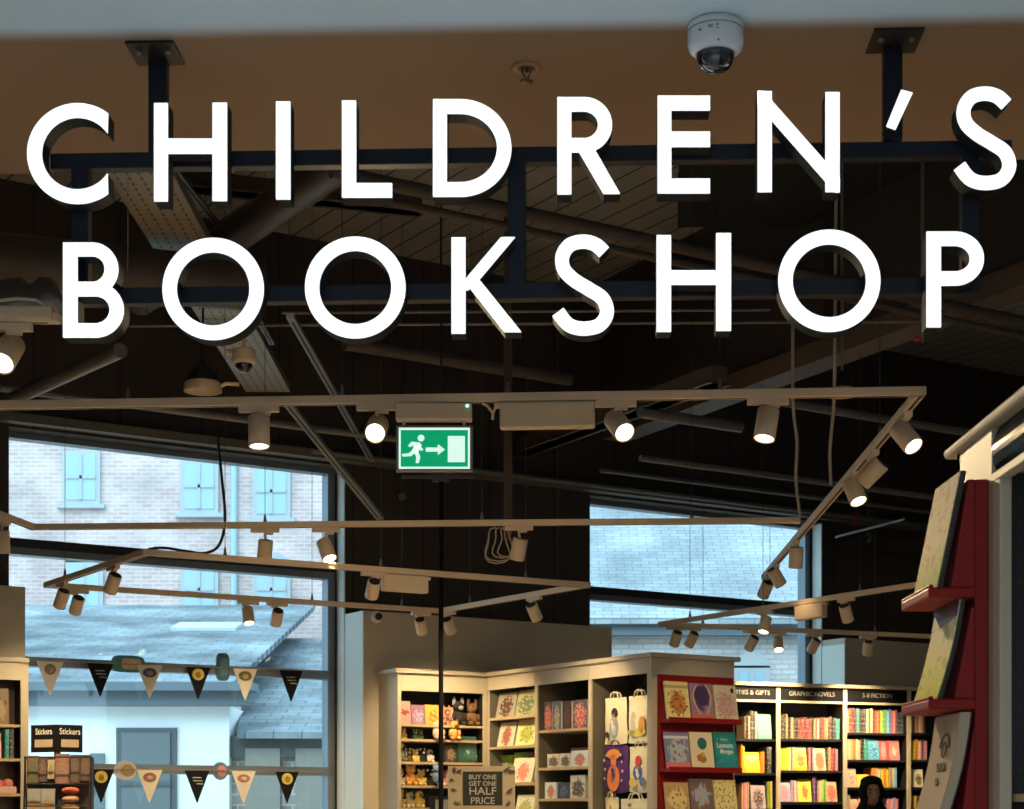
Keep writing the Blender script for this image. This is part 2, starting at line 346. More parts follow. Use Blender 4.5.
def owin(parent, x, y, z, w, h, arch=False, m=winblue):
    f = MB().box((x, y, z), (w + .16, .10, h + .16)).box((x, y - .03, z - h / 2 - .12), (w + .35, .16, .08))
    if arch:
        f.prism([(x + (w / 2 + .08) * math.cos(rad(a)), y - .05, z + h / 2 + .05 + .22 * math.sin(rad(a))) for a in range(0, 181, 15)], (0, .1, 0))
    fo = f.build('window', mat('window_surround', (.42, .44, .44), .7), parent)
    g = MB().box((x, y - .055, z), (w, .02, h)); g.build('pane', m, fo)
    b = MB().box((x, y - .075, z), (.05, .03, h)).box((x, y - .075, z), (w, .03, .06)); b.build('glazing_bar', MATS['window_surround'], fo)
# tall brick building behind (seen in the upper left window)
YB = 33.0
bb = thing('brick_building', 'tall weathered red brick building with sash windows beyond the left window', 'building', (-6, YB, 0))
o = MB().box((-8, YB + 1, 5), (13, 2, 10.8)).build('wall', brickm, bb); uvplane(o, X_, Z)
k = YB / F
for px, py1, h in ((82, 478, 2.0 / 1.9), (200, 487, 1), (272, 492, 1), (85, 588, 1), (200, 590, 1), (272, 590, 1)):
    p = py_(px, py1, YB); owin(bb, p.x, YB - .02, p.z, .55, .85, py1 > 500)
MB().tube([py_(234, 300, YB - .1), py_(234, 660, YB - .1)], .06).build('drainpipe', mat('pale_blue_pipe', (.35, .5, .58), .5), bb)
# slate-roofed house in front of it, white rendered wall below
def roofslab(root, name, m, x0, x1, y0, z0, y1, z1, th=.08, x2=None, x3=None):
    x2 = x0 if x2 is None else x2; x3 = x1 if x3 is None else x3
    pts = [Vector((x0, y0, z0)), Vector((x1, y0, z0)), Vector((x3, y1, z1)), Vector((x2, y1, z1))]
    o = MB().prism(pts, (0, 0, -th)).build(name, m, root)
    uvplane(o, X_, Vector((0, y1 - y0, z1 - z0)).normalized()); return o
YH = 21.0
wh = thing('white_house', 'white rendered house with slate roof and grey gutter beyond the left window', 'building', (-5, YH, 0))
e = py_(229, 706, YH); xl = -8.5
MB().box(((xl + e.x) / 2, YH + 1.5, (e.z - .3) / 2), (e.x - xl, 3, e.z + .3)).build('wall', mat('white_render', (.88, .88, .86), .8, var=.06, scale=3), wh)
MB().box(((xl + e.x) / 2 + .1, YH - .1, e.z + .08), (e.x - xl + .25, .3, .17)).box(((xl + e.x) / 2 + .15, YH - .18, e.z + .21), (e.x - xl + .4, .45, .1)).build('gutter', mat('slate_grey_gutter', (.14, .17, .19), .6), wh)
roofslab(wh, 'roof', slatem, xl, e.x + .1, YH - .3, e.z + .27, YH + 8.3, 4.93)
pw = py_(147, 757, YH)
f = MB().box((pw.x, YH - .0, pw.z - .35), (.72, .1, 1.4)).build('window', mat('grey_window_surround', (.10, .115, .12), .6), wh)
MB().box((pw.x, YH - .06, pw.z - .35), (.58, .03, 1.28)).build('pane', mat('dull_pane', (.15, .17, .17), .4), f)
MB().box((pw.x, YH - .08, pw.z - .32), (.6, .04, .05)).build('glazing_bar', MATS['grey_window_surround'], f)
p2 = py_(98, 770, YH)
f = MB().box((p2.x, YH, p2.z - .3), (.17, .1, 1.0)).build('window', MATS['grey_window_surround'], wh)
MB().box((-4.53, 26.0, e.z + .27 + (5.3 / 8.6) * (4.66 - e.z) + .03), (.95, .75, .05), 0, (X_, Vector((0, .976, .217)), Vector((0, -.217, .976)))).build('skylight', mat('skylight_glass', (.55, .62, .62), .3), wh)
sh = thing('stone_shed', 'low stone outbuilding with slate roof and boarded openings, beside the white house', 'building', (-2, YH, 0))
e2 = py_(231, 737, YH + .2)
o = MB().box((e2.x + 1.4, YH + 1.7, e2.z / 2 - .2), (2.8, 3, e2.z + .4)).build('wall', stonem, sh); uvplane(o, X_, Z)
MB().box((e2.x + 1.4, YH + .15, e2.z - .12), (2.8, .12, .26)).build('eaves_board', mat('dark_eaves', (.09, .1, .1), .7), sh)
roofslab(sh, 'roof', slatem, e2.x + .12, e2.x + 2.9, YH - .1, e2.z + .05, YH + 7, 4.25, x2=e2.x - .75)
for px in (264, 314):
    q = py_(px, 790, YH + .2); MB().box((q.x, YH + .14, q.z - .3), (.42, .12, 1.6)).build('boarded_opening', shutter, sh)
# long slate-roofed hall seen through the right window
hh = thing('slate_roofed_hall', 'long pale brick hall with wide slate roof and arched window beyond the right window', 'building', (4, 26, 0))
YL = 24.0; e = py_(600, 628, YL)
o = MB().box((e.x + 3, YL + 2, e.z / 2 - .2), (9, 4, e.z + .4)).build('wall', lightbrick, hh); uvplane(o, X_, Z)
MB().box((e.x + 3, YL - .12, e.z - .02), (9.2, .25, .2)).build('gutter', MATS['slate_grey_gutter'], hh)
o = roofslab(hh, 'roof', slatef, e.x - 1.6, e.x + 7.6, YL - .35, e.z + .1, YL + 7, e.z + 5.2)
aw = py_(751, 688, YL); owin(hh, aw.x, YL - .03, aw.z, .34, .44, True)
rb = thing('brick_gable', 'brick gable rising behind the slate roof at the right window edge', 'building', (4.4, 33, 0))
o = MB().prism([Vector((x, 33.5, z)) for x, z in ((4.2, 0), (8, 0), (8, 8.4), (4.2, 8.4))], (0, .5, 0)).build('wall', brickm, rb); uvplane(o, X_, Z)

# ================================================================== ILLUMINATED SIGN
def sp(px, py, off=0.0):
    kx, kz = (px - CX) / F, (HY - py) / F
    lam = (YS * math.cos(SA)) / (kx * math.sin(SA) + math.cos(SA))
    return Vector((kx * lam, lam, EYE + kz * lam)) + E2 * off
def letter_mat():
    m = bpy.data.materials.new('lit_white_acrylic'); n, l = nodes(m); b = n['Principled BSDF']
    b.inputs['Base Color'].default_value = (.9, .9, .9, 1); b.inputs['Emission Color'].default_value = (.88, .96, 1, 1); b.inputs['Emission Strength'].default_value = 1.25; return m
lit = letter_mat(); retm = mat('black_letter_return', (.008, .012, .013), .7, spec=.2)
def band(c, ro, ri, o0, o1, i0=None, i1=None, n=40):
    i0 = o0 if i0 is None else i0; i1 = o1 if i1 is None else i1; out = []
    for k in range(n):
        q = []
        for (t, r, a, b) in ((k / n, ro, o0, o1), ((k + 1) / n, ro, o0, o1), ((k + 1) / n, ri, i0, i1), (k / n, ri, i0, i1)):
            g = rad(a + (b - a) * t); q.append((c[0] + r[0] * math.cos(g), c[1] - r[1] * math.sin(g)))
        out.append(q)
    return out
def rect(x0, y0, x1, y1): return [[(x0, y0), (x1, y0), (x1, y1), (x0, y1)]]
def ribbon(pts, w, n=10):
    P = [Vector((a, b)) for a, b in pts]; c = []
    for i in range(len(P) - 1):
        p0, p1, p2, p3 = P[max(i - 1, 0)], P[i], P[i + 1], P[min(i + 2, len(P) - 1)]
        for k in range(n):
            t = k / n; c.append(.5 * ((2 * p1) + (p2 - p0) * t + (2 * p0 - 5 * p1 + 4 * p2 - p3) * t * t + (-p0 + 3 * p1 - 3 * p2 + p3) * t ** 3))
    c.append(P[-1]); e = []
    for i, p in enumerate(c):
        d = (c[min(i + 1, len(c) - 1)] - c[max(i - 1, 0)]).normalized(); nn = Vector((-d.y, d.x)) * w / 2; e.append((p - nn, p + nn))
    return [[tuple(e[i][0]), tuple(e[i + 1][0]), tuple(e[i + 1][1]), tuple(e[i][1])] for i in range(len(c) - 1)]
def bowl(x0, y0, y1, xr, w, xs):         # D-shaped stroke from stem x0: straight to xs then half ellipse to xr
    ry = (y1 - y0) / 2; cy = (y0 + y1) / 2
    return rect(x0, y0, xs, y0 + w) + rect(x0, y1 - w, xs, y1) + band((xs, cy), (xr - xs, ry), (xr - xs - w, ry - w), -90, 90)
def sletter(x0, x1, y0, y1, w):
    h = y1 - y0; ww = x1 - x0; q = w / 2
    pts = [(.84, .175), (.70, .10), (.50, .07), (.28, .105), (.16, .22), (.19, .35), (.36, .455), (.60, .545), (.82, .64), (.885, .78), (.76, .90), (.50, .935), (.26, .895), (.09, .77)]
    return ribbon([(x0 + ww * a, y0 + h * b) for a, b in pts], w)
G1 = 'illuminated letters of the upper sign row'; G2 = 'illuminated letters of the lower sign row'
LET = [
 ('letter C, first of the upper row', band((77.5, 153.3), (50.5, 50.3), (36, 36), 53, 307, 34, 326), G1),
 ('letter H after the C in the upper row', rect(154, 103, 167.6, 201) + rect(212.5, 102.6, 226.8, 200.6) + rect(167.6, 138.5, 212.5, 153.3), G1),
 ('letter I in the upper row', rect(276, 101.4, 290.2, 199), G1),
 ('letter L in the upper row', rect(342, 100.4, 356, 197.2) + rect(356, 183, 392, 197.2), G1),
 ('letter D in the upper row', rect(433, 99, 446.8, 196.4) + bowl(446.8, 99, 196.4, 511.3, 14.3, 460), G1),
 ('letter R in the upper row', rect(557.4, 97, 571.3, 194) + bowl(571.3, 97, 152, 612, 14, 584) + [[(578, 150), (594, 148), (620, 193.5), (603.5, 193.5)]], G1),
 ('letter E in the upper row', rect(657.7, 95.5, 671.3, 193) + rect(671.3, 95.5, 710, 110) + rect(671.3, 131.5, 710, 146.5) + rect(671.3, 178.5, 710, 193), G1),
 ('letter N in the upper row', rect(757.8, 91, 771.8, 191.6) + rect(825.6, 92, 839.6, 191.6) + [[(757.8, 90.7), (763.5, 91), (839.6, 177.5), (839.6, 192), (835, 192), (757.8, 104)]], G1),
 ('apostrophe between N and S in the upper row', [[(901.3, 89.6), (912.8, 92.6), (895.5, 129.5), (886.4, 126)]], G1),
 ('letter S, last of the upper row', sletter(954, 1016.5, 86, 189.5, 13.6), G1),
 ('letter B, first of the lower row', rect(63, 242.5, 77.2, 337.3) + bowl(77.2, 242.5, 295.5, 118, 13.5, 92) + bowl(77.2, 282, 337.3, 123.5, 14, 95), G2),
 ('letter O right after the B in the lower row', band((213, 288.7), (50.6, 51), (36.5, 36.8), 0, 360, n=72), G2),
 ('letter O just before the K in the lower row', band((355.2, 287.3), (50.2, 50.8), (36.2, 36.8), 0, 360, n=72), G2),
 ('letter K in the lower row', rect(451.5, 237.3, 465.4, 333.3) + [[(465.4, 279), (501, 237), (515, 237), (478, 281), (468, 290), (465.4, 290)], [(466, 283), (478, 278), (521.2, 331.8), (504.4, 331.8)]], G2),
 ('letter S in the middle of the lower row', sletter(552.5, 614, 234.3, 335, 13.6), G2),
 ('letter H in the lower row', rect(656.7, 235, 671, 331.5) + rect(716.3, 233, 731, 330.5) + rect(671, 270.3, 716.3, 284.4), G2),
 ('letter O just after the H in the lower row', band((829.4, 280.6), (51, 51), (36.8, 36.6), 0, 360, n=72), G2),
 ('letter P, last of the lower row', rect(926.7, 231.5, 941, 327) + bowl(941, 231.5, 285.3, 984, 14, 955), G2)]
for lab, polys, g in LET:
    cx = sum(p[0] for q in polys for p in q) / sum(len(q) for q in polys); by = max(p[1] for q in polys for p in q)
    nm = 'sign_apostrophe' if lab.startswith('apos') else 'sign_letter'
    t = thing(nm, 'glowing white sign ' + lab, 'sign letter', tuple(sp(cx, by)), 0, g)
    f, b = MB(), MB()
    for q in polys:
        f.prism([sp(*p) for p in q], E2 * .004); b.prism([sp(*p) + E2 * .004 for p in q], E2 * .056)
    f.build('lit_face', lit, t); b.build('letter_return', retm, t)
def spo(px, py, off):
    kx, kz = (px - CX) / F, (HY - py) / F
    lam = (YS * math.cos(SA) + off) / (kx * math.sin(SA) + math.cos(SA)); return Vector((kx * lam, lam, EYE + kz * lam))
fr = thing('sign_support', 'dark steel frame with two posts hanging from the soffit behind the glowing letters', 'sign frame', tuple(sp(512, 290, .1)))
o_f = .062
def fbar(x0, y0, x1, y1, h, name):       # a square bar between two points behind the letters
    a, b = spo(x0, y0, o_f), spo(x1, y1, o_f); d = b - a
    up_ = Z if abs(d.normalized().z) < .5 else E1
    MB().par(a - up_ * h / 2, d, up_ * h, E2 * .036).build(name, navy, fr, bev=.002)
fbar(50, 161, 1012, 147.5, .038, 'upper_rail'); fbar(70, 296, 980, 284.5, .039, 'lower_rail')
for px in (79.5, 516.5, 971): fbar(px, 165 - px * .013, px, 292 - px * .013, .042, 'upright')
for px, pt, pb in ((157, 46, 152), (893.5, 33, 140)):
    a = spo(px, pt, o_f); b = spo(px, pb, o_f); a = Vector((a.x, a.y, 3.35))
    MB().par(a - E1 * .022, E1 * .044, E2 * .036, b - a).build('hanging_post', navy, fr, bev=.002)
    c = a - E2 * .017; pl = MB().box(c - Z * .004, (.118, .128, .008), 0, (E1, E2, Z)).build('ceiling_plate', mat('dark_plate', (.012, .010, .009), .6), fr, bev=.002)
    bo = MB()
    for sx in (-1, 1): bo.lathe(c + E1 * sx * .036 - E2 * .02 - Z * .014, [(.001, 0), (.007, 0), (.007, .008), (.001, .008)], 6)
    bo.build('bolt', galv, pl)
# dome camera under the soffit
cc = pz(714, 20, 3.35); cc = Vector((cc.x, 4.12, 3.35)); cc.x = (714 - CX) / F * 4.15
dc = thing('dome_camera', 'white dome security camera with black lens bubble fixed under the soffit above the sign', 'security camera', tuple(cc))
MB().lathe(cc, [(.001, 0), (.060, 0), (.0655, -.004), (.0655, -.018)], 40).build('mounting_ring', white_p, dc)
MB().lathe(cc, [(.064, -.019), (.0655, -.021), (.0655, -.048), (.062, -.060), (.050, -.071), (.045, -.072), (.044, -.066)], 40).build('housing', mat('white_plastic', (.72, .75, .78), .35), dc)
MB().lathe(cc, [(.045, -.068), (.0445, -.078), (.041, -.091), (.033, -.103), (.022, -.110), (.010, -.1135), (.0005, -.114)], 32).build('lens_bubble', mat('smoked_bubble', (.01, .012, .018), .05, spec=1.0), dc)
pl = MB()
for i, (dx, dz, w, h) in enumerate(((-.018, -.030, .014, .0022), (-.018, -.034, .012, .0022), (-.003, -.029, .004, .005), (-.003, -.037, .008, .002), (-.040, -.036, .010, .005))):
    y = -math.sqrt(max(.0655 ** 2 - dx * dx, 0)) - .0006
    pl.box(cc + Vector((dx, y, dz)), (w, .001, h))
pl.build('printed_label', mat('grey_print', (.2, .2, .22), .6), dc)
MB().ell(cc + Vector((0, -.0605, -.062)), .0024).build('screw', black, dc)
# sprinkler
sc_ = Vector(((526.5 - CX) / F * 4.36, 4.36, 3.35))
sk = thing('fire_sprinkler', 'small beige sprinkler head recessed in the soffit above the letters', 'sprinkler', tuple(sc_))
MB().lathe(sc_, [(.036, 0), (.037, -.003), (.026, -.006), (.022, -.001)], 32).build('escutcheon', mat('beige_ring', (.40, .24, .12), .7), sk)
MB().lathe(sc_, [(.022, -.001), (.001, -.0012)], 24).tube([sc_ + Vector((-.009, 0, 0)), sc_ + Vector((-.010, 0, -.014)), sc_ + Vector((0, 0, -.032))], .002).tube([sc_ + Vector((.009, 0, 0)), sc_ + Vector((.010, 0, -.014)), sc_ + Vector((0, 0, -.032))], .002).tube([sc_, sc_ - Z * .012], .004).build('sprinkler_frame', mat('bronze', (.12, .08, .05), .5, .3), sk)
MB().lathe(sc_, [(.001, -.034), (.016, -.034), (.017, -.036), (.001, -.037)], 20).build('deflector', MATS['bronze'], sk)

# ================================================================== LIGHTING TRACKS
ZK = 3.12
def track(label, pts, closed=False, wires=(), w=.036, h=.034, zk=ZK, name='lighting_track'):
    P = [pz(a, b, zk) for a, b in pts]
    c = sum(P, Vector()) / len(P)
    t = thing(name, label, 'track lighting rail', tuple(c)); segs = list(zip(P, P[1:])) + ([(P[-1], P[0])] if closed else [])
    for a, b in segs:
        d = (b - a).normalized(); n = Z.cross(d)
        m = MB().par(a - d * w / 2 - n * w / 2 - Z * h / 2, b - a + d * w, n * w, Z * h)
        rl = m.build('rail', railm, t, bev=.003)
        sl = MB().par(a + d * .02 - n * .006 - Z * (h / 2 + .001), b - a - d * .04, n * .012, Z * .003); sl.build('rail_slot', mat('dark_slot', (.05, .04, .035), .6), rl)
    for (i, px) in wires:
        q = on(segs[i], px); top = ZR
        MB().tube([q + Z * h / 2, Vector((q.x, q.y, top))], .0018, 6).build('suspension_wire', mat('dark_wire', (.05, .045, .04), .6), t)
        MB().tube([q + Z * h / 2, q + Z * (h / 2 + .045)], .007, 8, radii=[.011, .004]).build('wire_gripper', galv, t)
    return segs
def on(seg, px):                          # point of a rail at image column px
    a, b = seg; k = (px - CX) / F; d = b - a
    s = (k * a.y - a.x) / (d.x - k * d.y); return a + d * s
TA = track('cream L-shaped lighting rail crossing the shop in front, exit sign hanging from it', [(-70, 406.5), (921, 391.5), (764, 577)], wires=((0, 128), (0, 342), (0, 508), (0, 720), (1, 880)))
TB = track('cream lighting rail behind the front one, coiled flex hanging from it', [(-25, 505), (33, 527), (797, 520.5)], wires=((1, 265), (1, 482), (1, 692)))
TP = track('cream four-sided lighting rail before the left window, lowest in the view', [(47, 585), (145, 552.5), (587, 585), (440, 611)], True, zk=2.88, wires=((0, 65), (1, 225), (1, 381), (1, 526), (2, 558), (2, 470), (3, 312), (3, 402)))
TV = track('cream V-shaped lighting rail in front of the right window', [(935, 583), (909, 586), (661, 624), (940, 637)], zk=2.88, wires=((1, 690), (1, 763), (1, 860), (2, 703), (2, 875)))
TN = track('short cream lighting rail end at the left edge beside the letter B', [(-160, 318), (54, 318.5)], w=.04, h=.03)
lensm = bpy.data.materials.new('lit_lens'); n_, l_ = nodes(lensm); n_['Principled BSDF'].inputs['Emission Color'].default_value = (1, .83, .55, 1); n_['Principled BSDF'].inputs['Emission Strength'].default_value = 9
inner = mat('lamp_reflector', (.05, .045, .04), .3)
SD = bpy.data.lights.new('spot_beam', 'SPOT'); SD.energy = SPOT_W; SD.color = (1, .75, .42); SD.spot_size = rad(88); SD.spot_blend = .8; SD.shadow_soft_size = .03
# shared meshes, lamp axis = local -z from the pivot
bodyM = MB().lathe((0, 0, 0), [(.001, .055), (.038, .055), (.0425, .051), (.0425, -.068), (.040, -.070), (.037, -.070), (.036, -.055), (.001, -.054)], 28).mesh('lamp_body', railm)
capM = MB().lathe((0, 0, 0), [(.001, .0565), (.034, .0565), (.036, .0562)], 24).mesh('end_cap', [black])
lensM = MB().lathe((0, 0, 0), [(.001, -.0655), (.036, -.0655)], 24).mesh('lens', lensm)
adM = MB().box((0, 0, -.012), (.16, .03, .024)).box((.02, 0, -.030), (.05, .024, .014)).mesh('adapter', railm)
def spot(seg, px, d, label, drop=.094, pw=1.0, scale=1.0, dx=0.0):
    q = on(seg, px) - Z * .018; sd = seg[1] - seg[0]; rz = math.atan2(sd.y, sd.x)
    t = thing('track_spotlight', label, 'spotlight', tuple(q), 0, 'cream track spotlights'); t.scale = (scale,) * 3
    a = bpy.data.objects.new('adapter', adM); COL.objects.link(a); a.parent = t; a.rotation_euler = (0, 0, rz)
    k = MB(); INV['tmp'] = Matrix.Identity(4)
    piv = Vector((dx, 0, -drop)); dd = Vector(d).normalized()
    k.tube([(0, 0, -.025), (0, 0, -.045), piv - dd * .052 * (.9 if abs(dd.z) < .95 else 1)], .008, 8)
    ko = bpy.data.objects.new('yoke', k.mesh('yoke', railm)); COL.objects.link(ko); ko.parent = t
    b = bpy.data.objects.new('lamp_body', bodyM); COL.objects.link(b); b.parent = t; b.location = piv
    b.rotation_mode = 'QUATERNION'; b.rotation_quaternion = (-dd).to_track_quat('Z', 'Y')
    c = bpy.data.objects.new('end_cap', capM); COL.objects.link(c); c.parent = b
    l = bpy.data.objects.new('lens', lensM); COL.objects.link(l); l.parent = b
    ld = SD if pw == 1 else SD.copy(); ld.energy = SPOT_W * pw; lo = bpy.data.objects.new('spot_beam', ld); COL.objects.link(lo); lo.parent = b; lo.location = (0, 0, -.075)
    return t
a0, a1 = TA; b0, b1 = TB; p0, p1, p2, p3 = TP; v0, v1, v2 = TV
spot(TN[0], 8, (-.1, -.75, -.75), 'large spotlight glowing at the left edge, hanging from the nearest rail', pw=.3)
spot(a0, 259, (.03, -.12, -1), 'spotlight pointing straight down on the front rail, left of the exit sign')
spot(a0, 377, (-.05, -1.0, -.55), 'spotlight glowing straight at the viewer on the front rail, beside the exit sign', pw=.6)
spot(a0, 616, (.38, -.9, -.75), 'glowing spotlight right of the blank driver box on the front rail', dx=.01, pw=.8)
spot(a0, 768, (-.18, -.22, -1), 'spotlight aimed down on the front rail, near its right corner', dx=-.005)
spot(a1, 905, (.45, -.62, -.85), 'bright spotlight at the corner where the front rail turns back', drop=.085, pw=.75)
spot(a1, 873, (-.75, .5, -.75), 'spotlight turned away to the left, second along the side rail from its corner', drop=.085, dx=-.0)
spot(a1, 854, (.28, -.5, -1), 'lit spotlight third along the side rail from its corner, overlapped by its neighbour', drop=.075, pw=.5)
spot(a1, 796, (0, .25, -1), 'upright spotlight on the side rail where the second rail meets it', drop=.085, pw=.12)
spot(a1, 776, (.6, .3, -.9), 'spotlight tilted right, next to last on the receding side rail', drop=.07, pw=.008)
spot(a1, 766, (-.25, .8, -.8), 'last spotlight at the far end of the receding side rail', drop=.075, pw=.008)
spot(b0, 2, (.0, .2, -1), 'spotlight cut by the left edge under the bent end of the second rail', drop=.122)
spot(b1, 265, (-.12, .25, -1), 'unlit-looking spotlight on the second rail in front of the left window middle', drop=.122)
spot(b1, 326, (.4, -.45, -1), 'lit spotlight on the second rail in front of the left window frame', drop=.122)
spot(b1, 519, (-.2, .35, -1), 'spotlight beside the coiled cable on the second rail', drop=.122)
spot(p0, 113, (-.45, .5, -.9), 'spotlight on the short left side of the four-sided rail', drop=.1, pw=.12, scale=.9)
spot(p0, 62, (-.45, .5, -.9), 'outer spotlight of the pair at the left corner of the four-sided rail', drop=.1, pw=.12, scale=.9)
spot(p3, 77, (-.4, .6, -.85), 'inner spotlight of the pair at the left corner of the four-sided rail', drop=.1, pw=.12, scale=.9)
spot(p3, 248, (.18, -.35, -1), 'lit spotlight of the pair on the long lower side of the four-sided rail', drop=.1, pw=.36, scale=.9)
spot(p3, 277, (-.3, .75, -.85), 'turned-away spotlight of the pair on the long lower side of the four-sided rail', drop=.1, pw=.36, scale=.9)
spot(p1, 373, (-.25, .8, -.8), 'spotlight beside the driver box on the four-sided rail', drop=.1, pw=.27, scale=.9)
spot(p3, 421, (.12, .75, -.85), 'spotlight left of the black pole at the right corner of the four-sided rail', drop=.1, pw=.27, scale=.9)
spot(p2, 449, (.3, .7, -.85), 'spotlight right of the black pole on the four-sided rail', drop=.1, pw=.27, scale=.9)
spot(p2, 534, (.4, .6, -.85), 'spotlight halfway along the pale right side of the four-sided rail', drop=.1, pw=.27, scale=.9)
spot(v1, 765, (-.25, -.3, -1), 'lit spotlight on the upper arm of the V-shaped rail at the window', drop=.1, pw=.03, scale=.9)
spot(v1, 846, (.35, .5, -.9), 'spotlight right of the driver box on the upper arm of the V-shaped rail', drop=.1, pw=.17, scale=.9)
spot(v2, 676, (-.2, .6, -.85), 'first spotlight from the point of the V-shaped rail', drop=.09, pw=.17, scale=.9)
spot(v2, 692, (-.4, .6, -.85), 'second spotlight from the point of the V-shaped rail', drop=.09, pw=.17, scale=.9)
spot(v2, 752, (-.4, .6, -.85), 'tilted spotlight just left of the lit one, V-shaped rail lower arm', drop=.1, pw=.17, scale=.9)
spot(v2, 778, (0, -.6, -1), 'lit spotlight facing the viewer on the lower arm of the V-shaped rail', drop=.1, pw=.17, scale=.9)
spot(v2, 814, (-.4, .6, -.85), 'spotlight on the lower arm of the V-shaped rail by the window frame', drop=.1, pw=.8, scale=.9)
spot(v2, 868, (.02, .6, -.9), 'spotlight farthest right on the lower arm of the V-shaped rail', drop=.1, pw=.8, scale=.9)
def driver(seg, x0, x1, h, dy, label, th=.05, z0=-.02):
    a, b = on(seg, x0), on(seg, x1); d = (b - a); n = Z.cross(d.normalized())
    t = thing('driver_box', label, 'driver box', tuple((a + b) / 2), 0)
    MB().par(a - n * th / 2 + Z * (z0 - h), d, n * th, Z * h).build('case', railm, t, bev=.008)
    MB().par(a - d * .06 - n * .014 + Z * (z0 - .02), d * 1.12, n * .028, Z * .018).build('mounting_bar', railm, t)
driver(a0, 500, 595, .104, 0, 'blank cream driver box under the front rail, between the exit sign and a glowing spotlight')
driver(p1, 382, 427, .10, 0, 'cream driver box under the four-sided rail left of the black pole')
driver(v1, 797, 825, .10, 0, 'cream driver box under the upper arm of the V-shaped rail')
q = on(TN[0], 20); t = thing('driver_box', 'cream driver box on top of the rail end at the left edge', 'driver box', tuple(q))
MB().par(on(TN[0], -40) - Y_ * .03 - Z * .01, Vector((.31, 0, 0)), Y_ * .06, Z * .045).build('case', railm, t, bev=.006)
MB().tube([on(TN[0], x) + Z * zz - Y_ * .02 for x, zz in ((-40, .05), (0, .052), (20, .06), (38, .055), (48, .036))], .006, 6).build('flex', railm, t)
# hook and bits on the front rail
q = on(a0, 490); t = thing('rail_clip', 'small cream hook clipped under the front rail right of the exit sign', 'clip', tuple(q))
MB().tube([q + Vector((-.03, 0, -.02)), q + Vector((-.01, 0, -.03)), q + Vector((.012, 0, -.06)), q + Vector((.01, 0, -.085))], .006, 8).tube([q + Vector((.03, 0, -.02)), q + Vector((.012, 0, -.06))], .005, 8).build('hook', railm, t)
# exit sign
q = on(a0, 434)
ex = thing('exit_sign', 'lit green emergency exit sign with running figure and arrow under the front rail', 'exit sign', tuple(q))
def ep(px, py, dy=0): return Vector(((px - CX) / F * q.y, q.y + dy, EYE + (HY - py) / F * q.y))
a = ep(396, 421, -.03); MB().par(a, X_ * (76 / F * q.y), Y_ * .06, Z * (17 / F * q.y)).build('battery_housing', railm, ex, bev=.005)
for px in (404, 464): MB().tube([ep(px, 419), ep(px, 429)], .006, 8).build('hanger', railm, ex)
fo = MB(); a = ep(396, 472, -.014); MB().par(a, X_ * (77 / F * q.y), Y_ * .028, Z * (46 / F * q.y)).build('sign_frame', mat('grey_aluminium', (.30, .27, .23), .4, .5), ex, bev=.003)
def emis(name, c, s):
    m = bpy.data.materials.new(name); n, l = nodes(m); b = n['Principled BSDF']; b.inputs['Base Color'].default_value = (*c, 1)
    b.inputs['Emission Color'].default_value = (*c, 1); b.inputs['Emission Strength'].default_value = s; return m
eg, ew = emis('lit_green_panel', (.0, .32, .13), .9), emis('lit_white_panel', (.72, 1, .88), .85)
a = ep(399, 469.5, -.0155); lp = MB().par(a, X_ * (71 / F * q.y), Y_ * .002, Z * (41 / F * q.y)).build('lit_panel', ew, ex)
a = ep(401, 467.5, -.0175); MB().par(a, X_ * (67 / F * q.y), Y_ * .002, Z * (36.5 / F * q.y)).build('green_field', eg, lp)
pic = MB(); D_ = -.019
def pp(poly): pic.prism([ep(x, y, D_) for x, y in poly], Y_ * .0012)
pp([(448, 437), (465, 437), (465, 463), (448, 463)])
pp([(426, 448.5), (438, 448.5), (438, 445), (445, 450.5), (438, 456), (438, 452.5), (426, 452.5)])
pp([(421.3 + 3.4 * math.cos(rad(a_)), 439 + 3.4 * math.sin(rad(a_))) for a_ in range(0, 360, 30)])
pp([(414, 443), (420, 443.5), (422, 446), (418, 453), (413, 451)])
pp([(415, 444), (411, 448), (408, 447), (412, 442.5)]); pp([(419, 446), (423.5, 450), (422, 452), (417, 449)])
pp([(413, 450.5), (417, 453), (411, 457), (403, 457.5), (402, 455), (409.5, 454)]); pp([(414, 451.5), (418.5, 452.5), (420.5, 458), (419, 464), (416, 464), (416.5, 458)])
pic.build('running_figure', ew, lp)
MB().ell(ep(467.5, 407.5, -.031), .006).build('indicator', emis('green_led', (.3, 1, .5), 3), ex)

# ================================================================== CEILING SERVICES
def run(name, label, cat, pts, r, m, n=10, group=None):
    P = [pz(a, b, z) for a, b, z in pts]
    t = solo(name, MB().tube([p - P[0] for p in P], r, n), m, label, cat, group); t.location = P[0]; return t
def dirrun(name, label, cat, px, py, z, along, length, r, m, n=12, group=None, back=0):
    p = pz(px, py, z); t = solo(name, MB().tube([-along * back, along * length], r, n), m, label, cat, group); t.location = p; return t
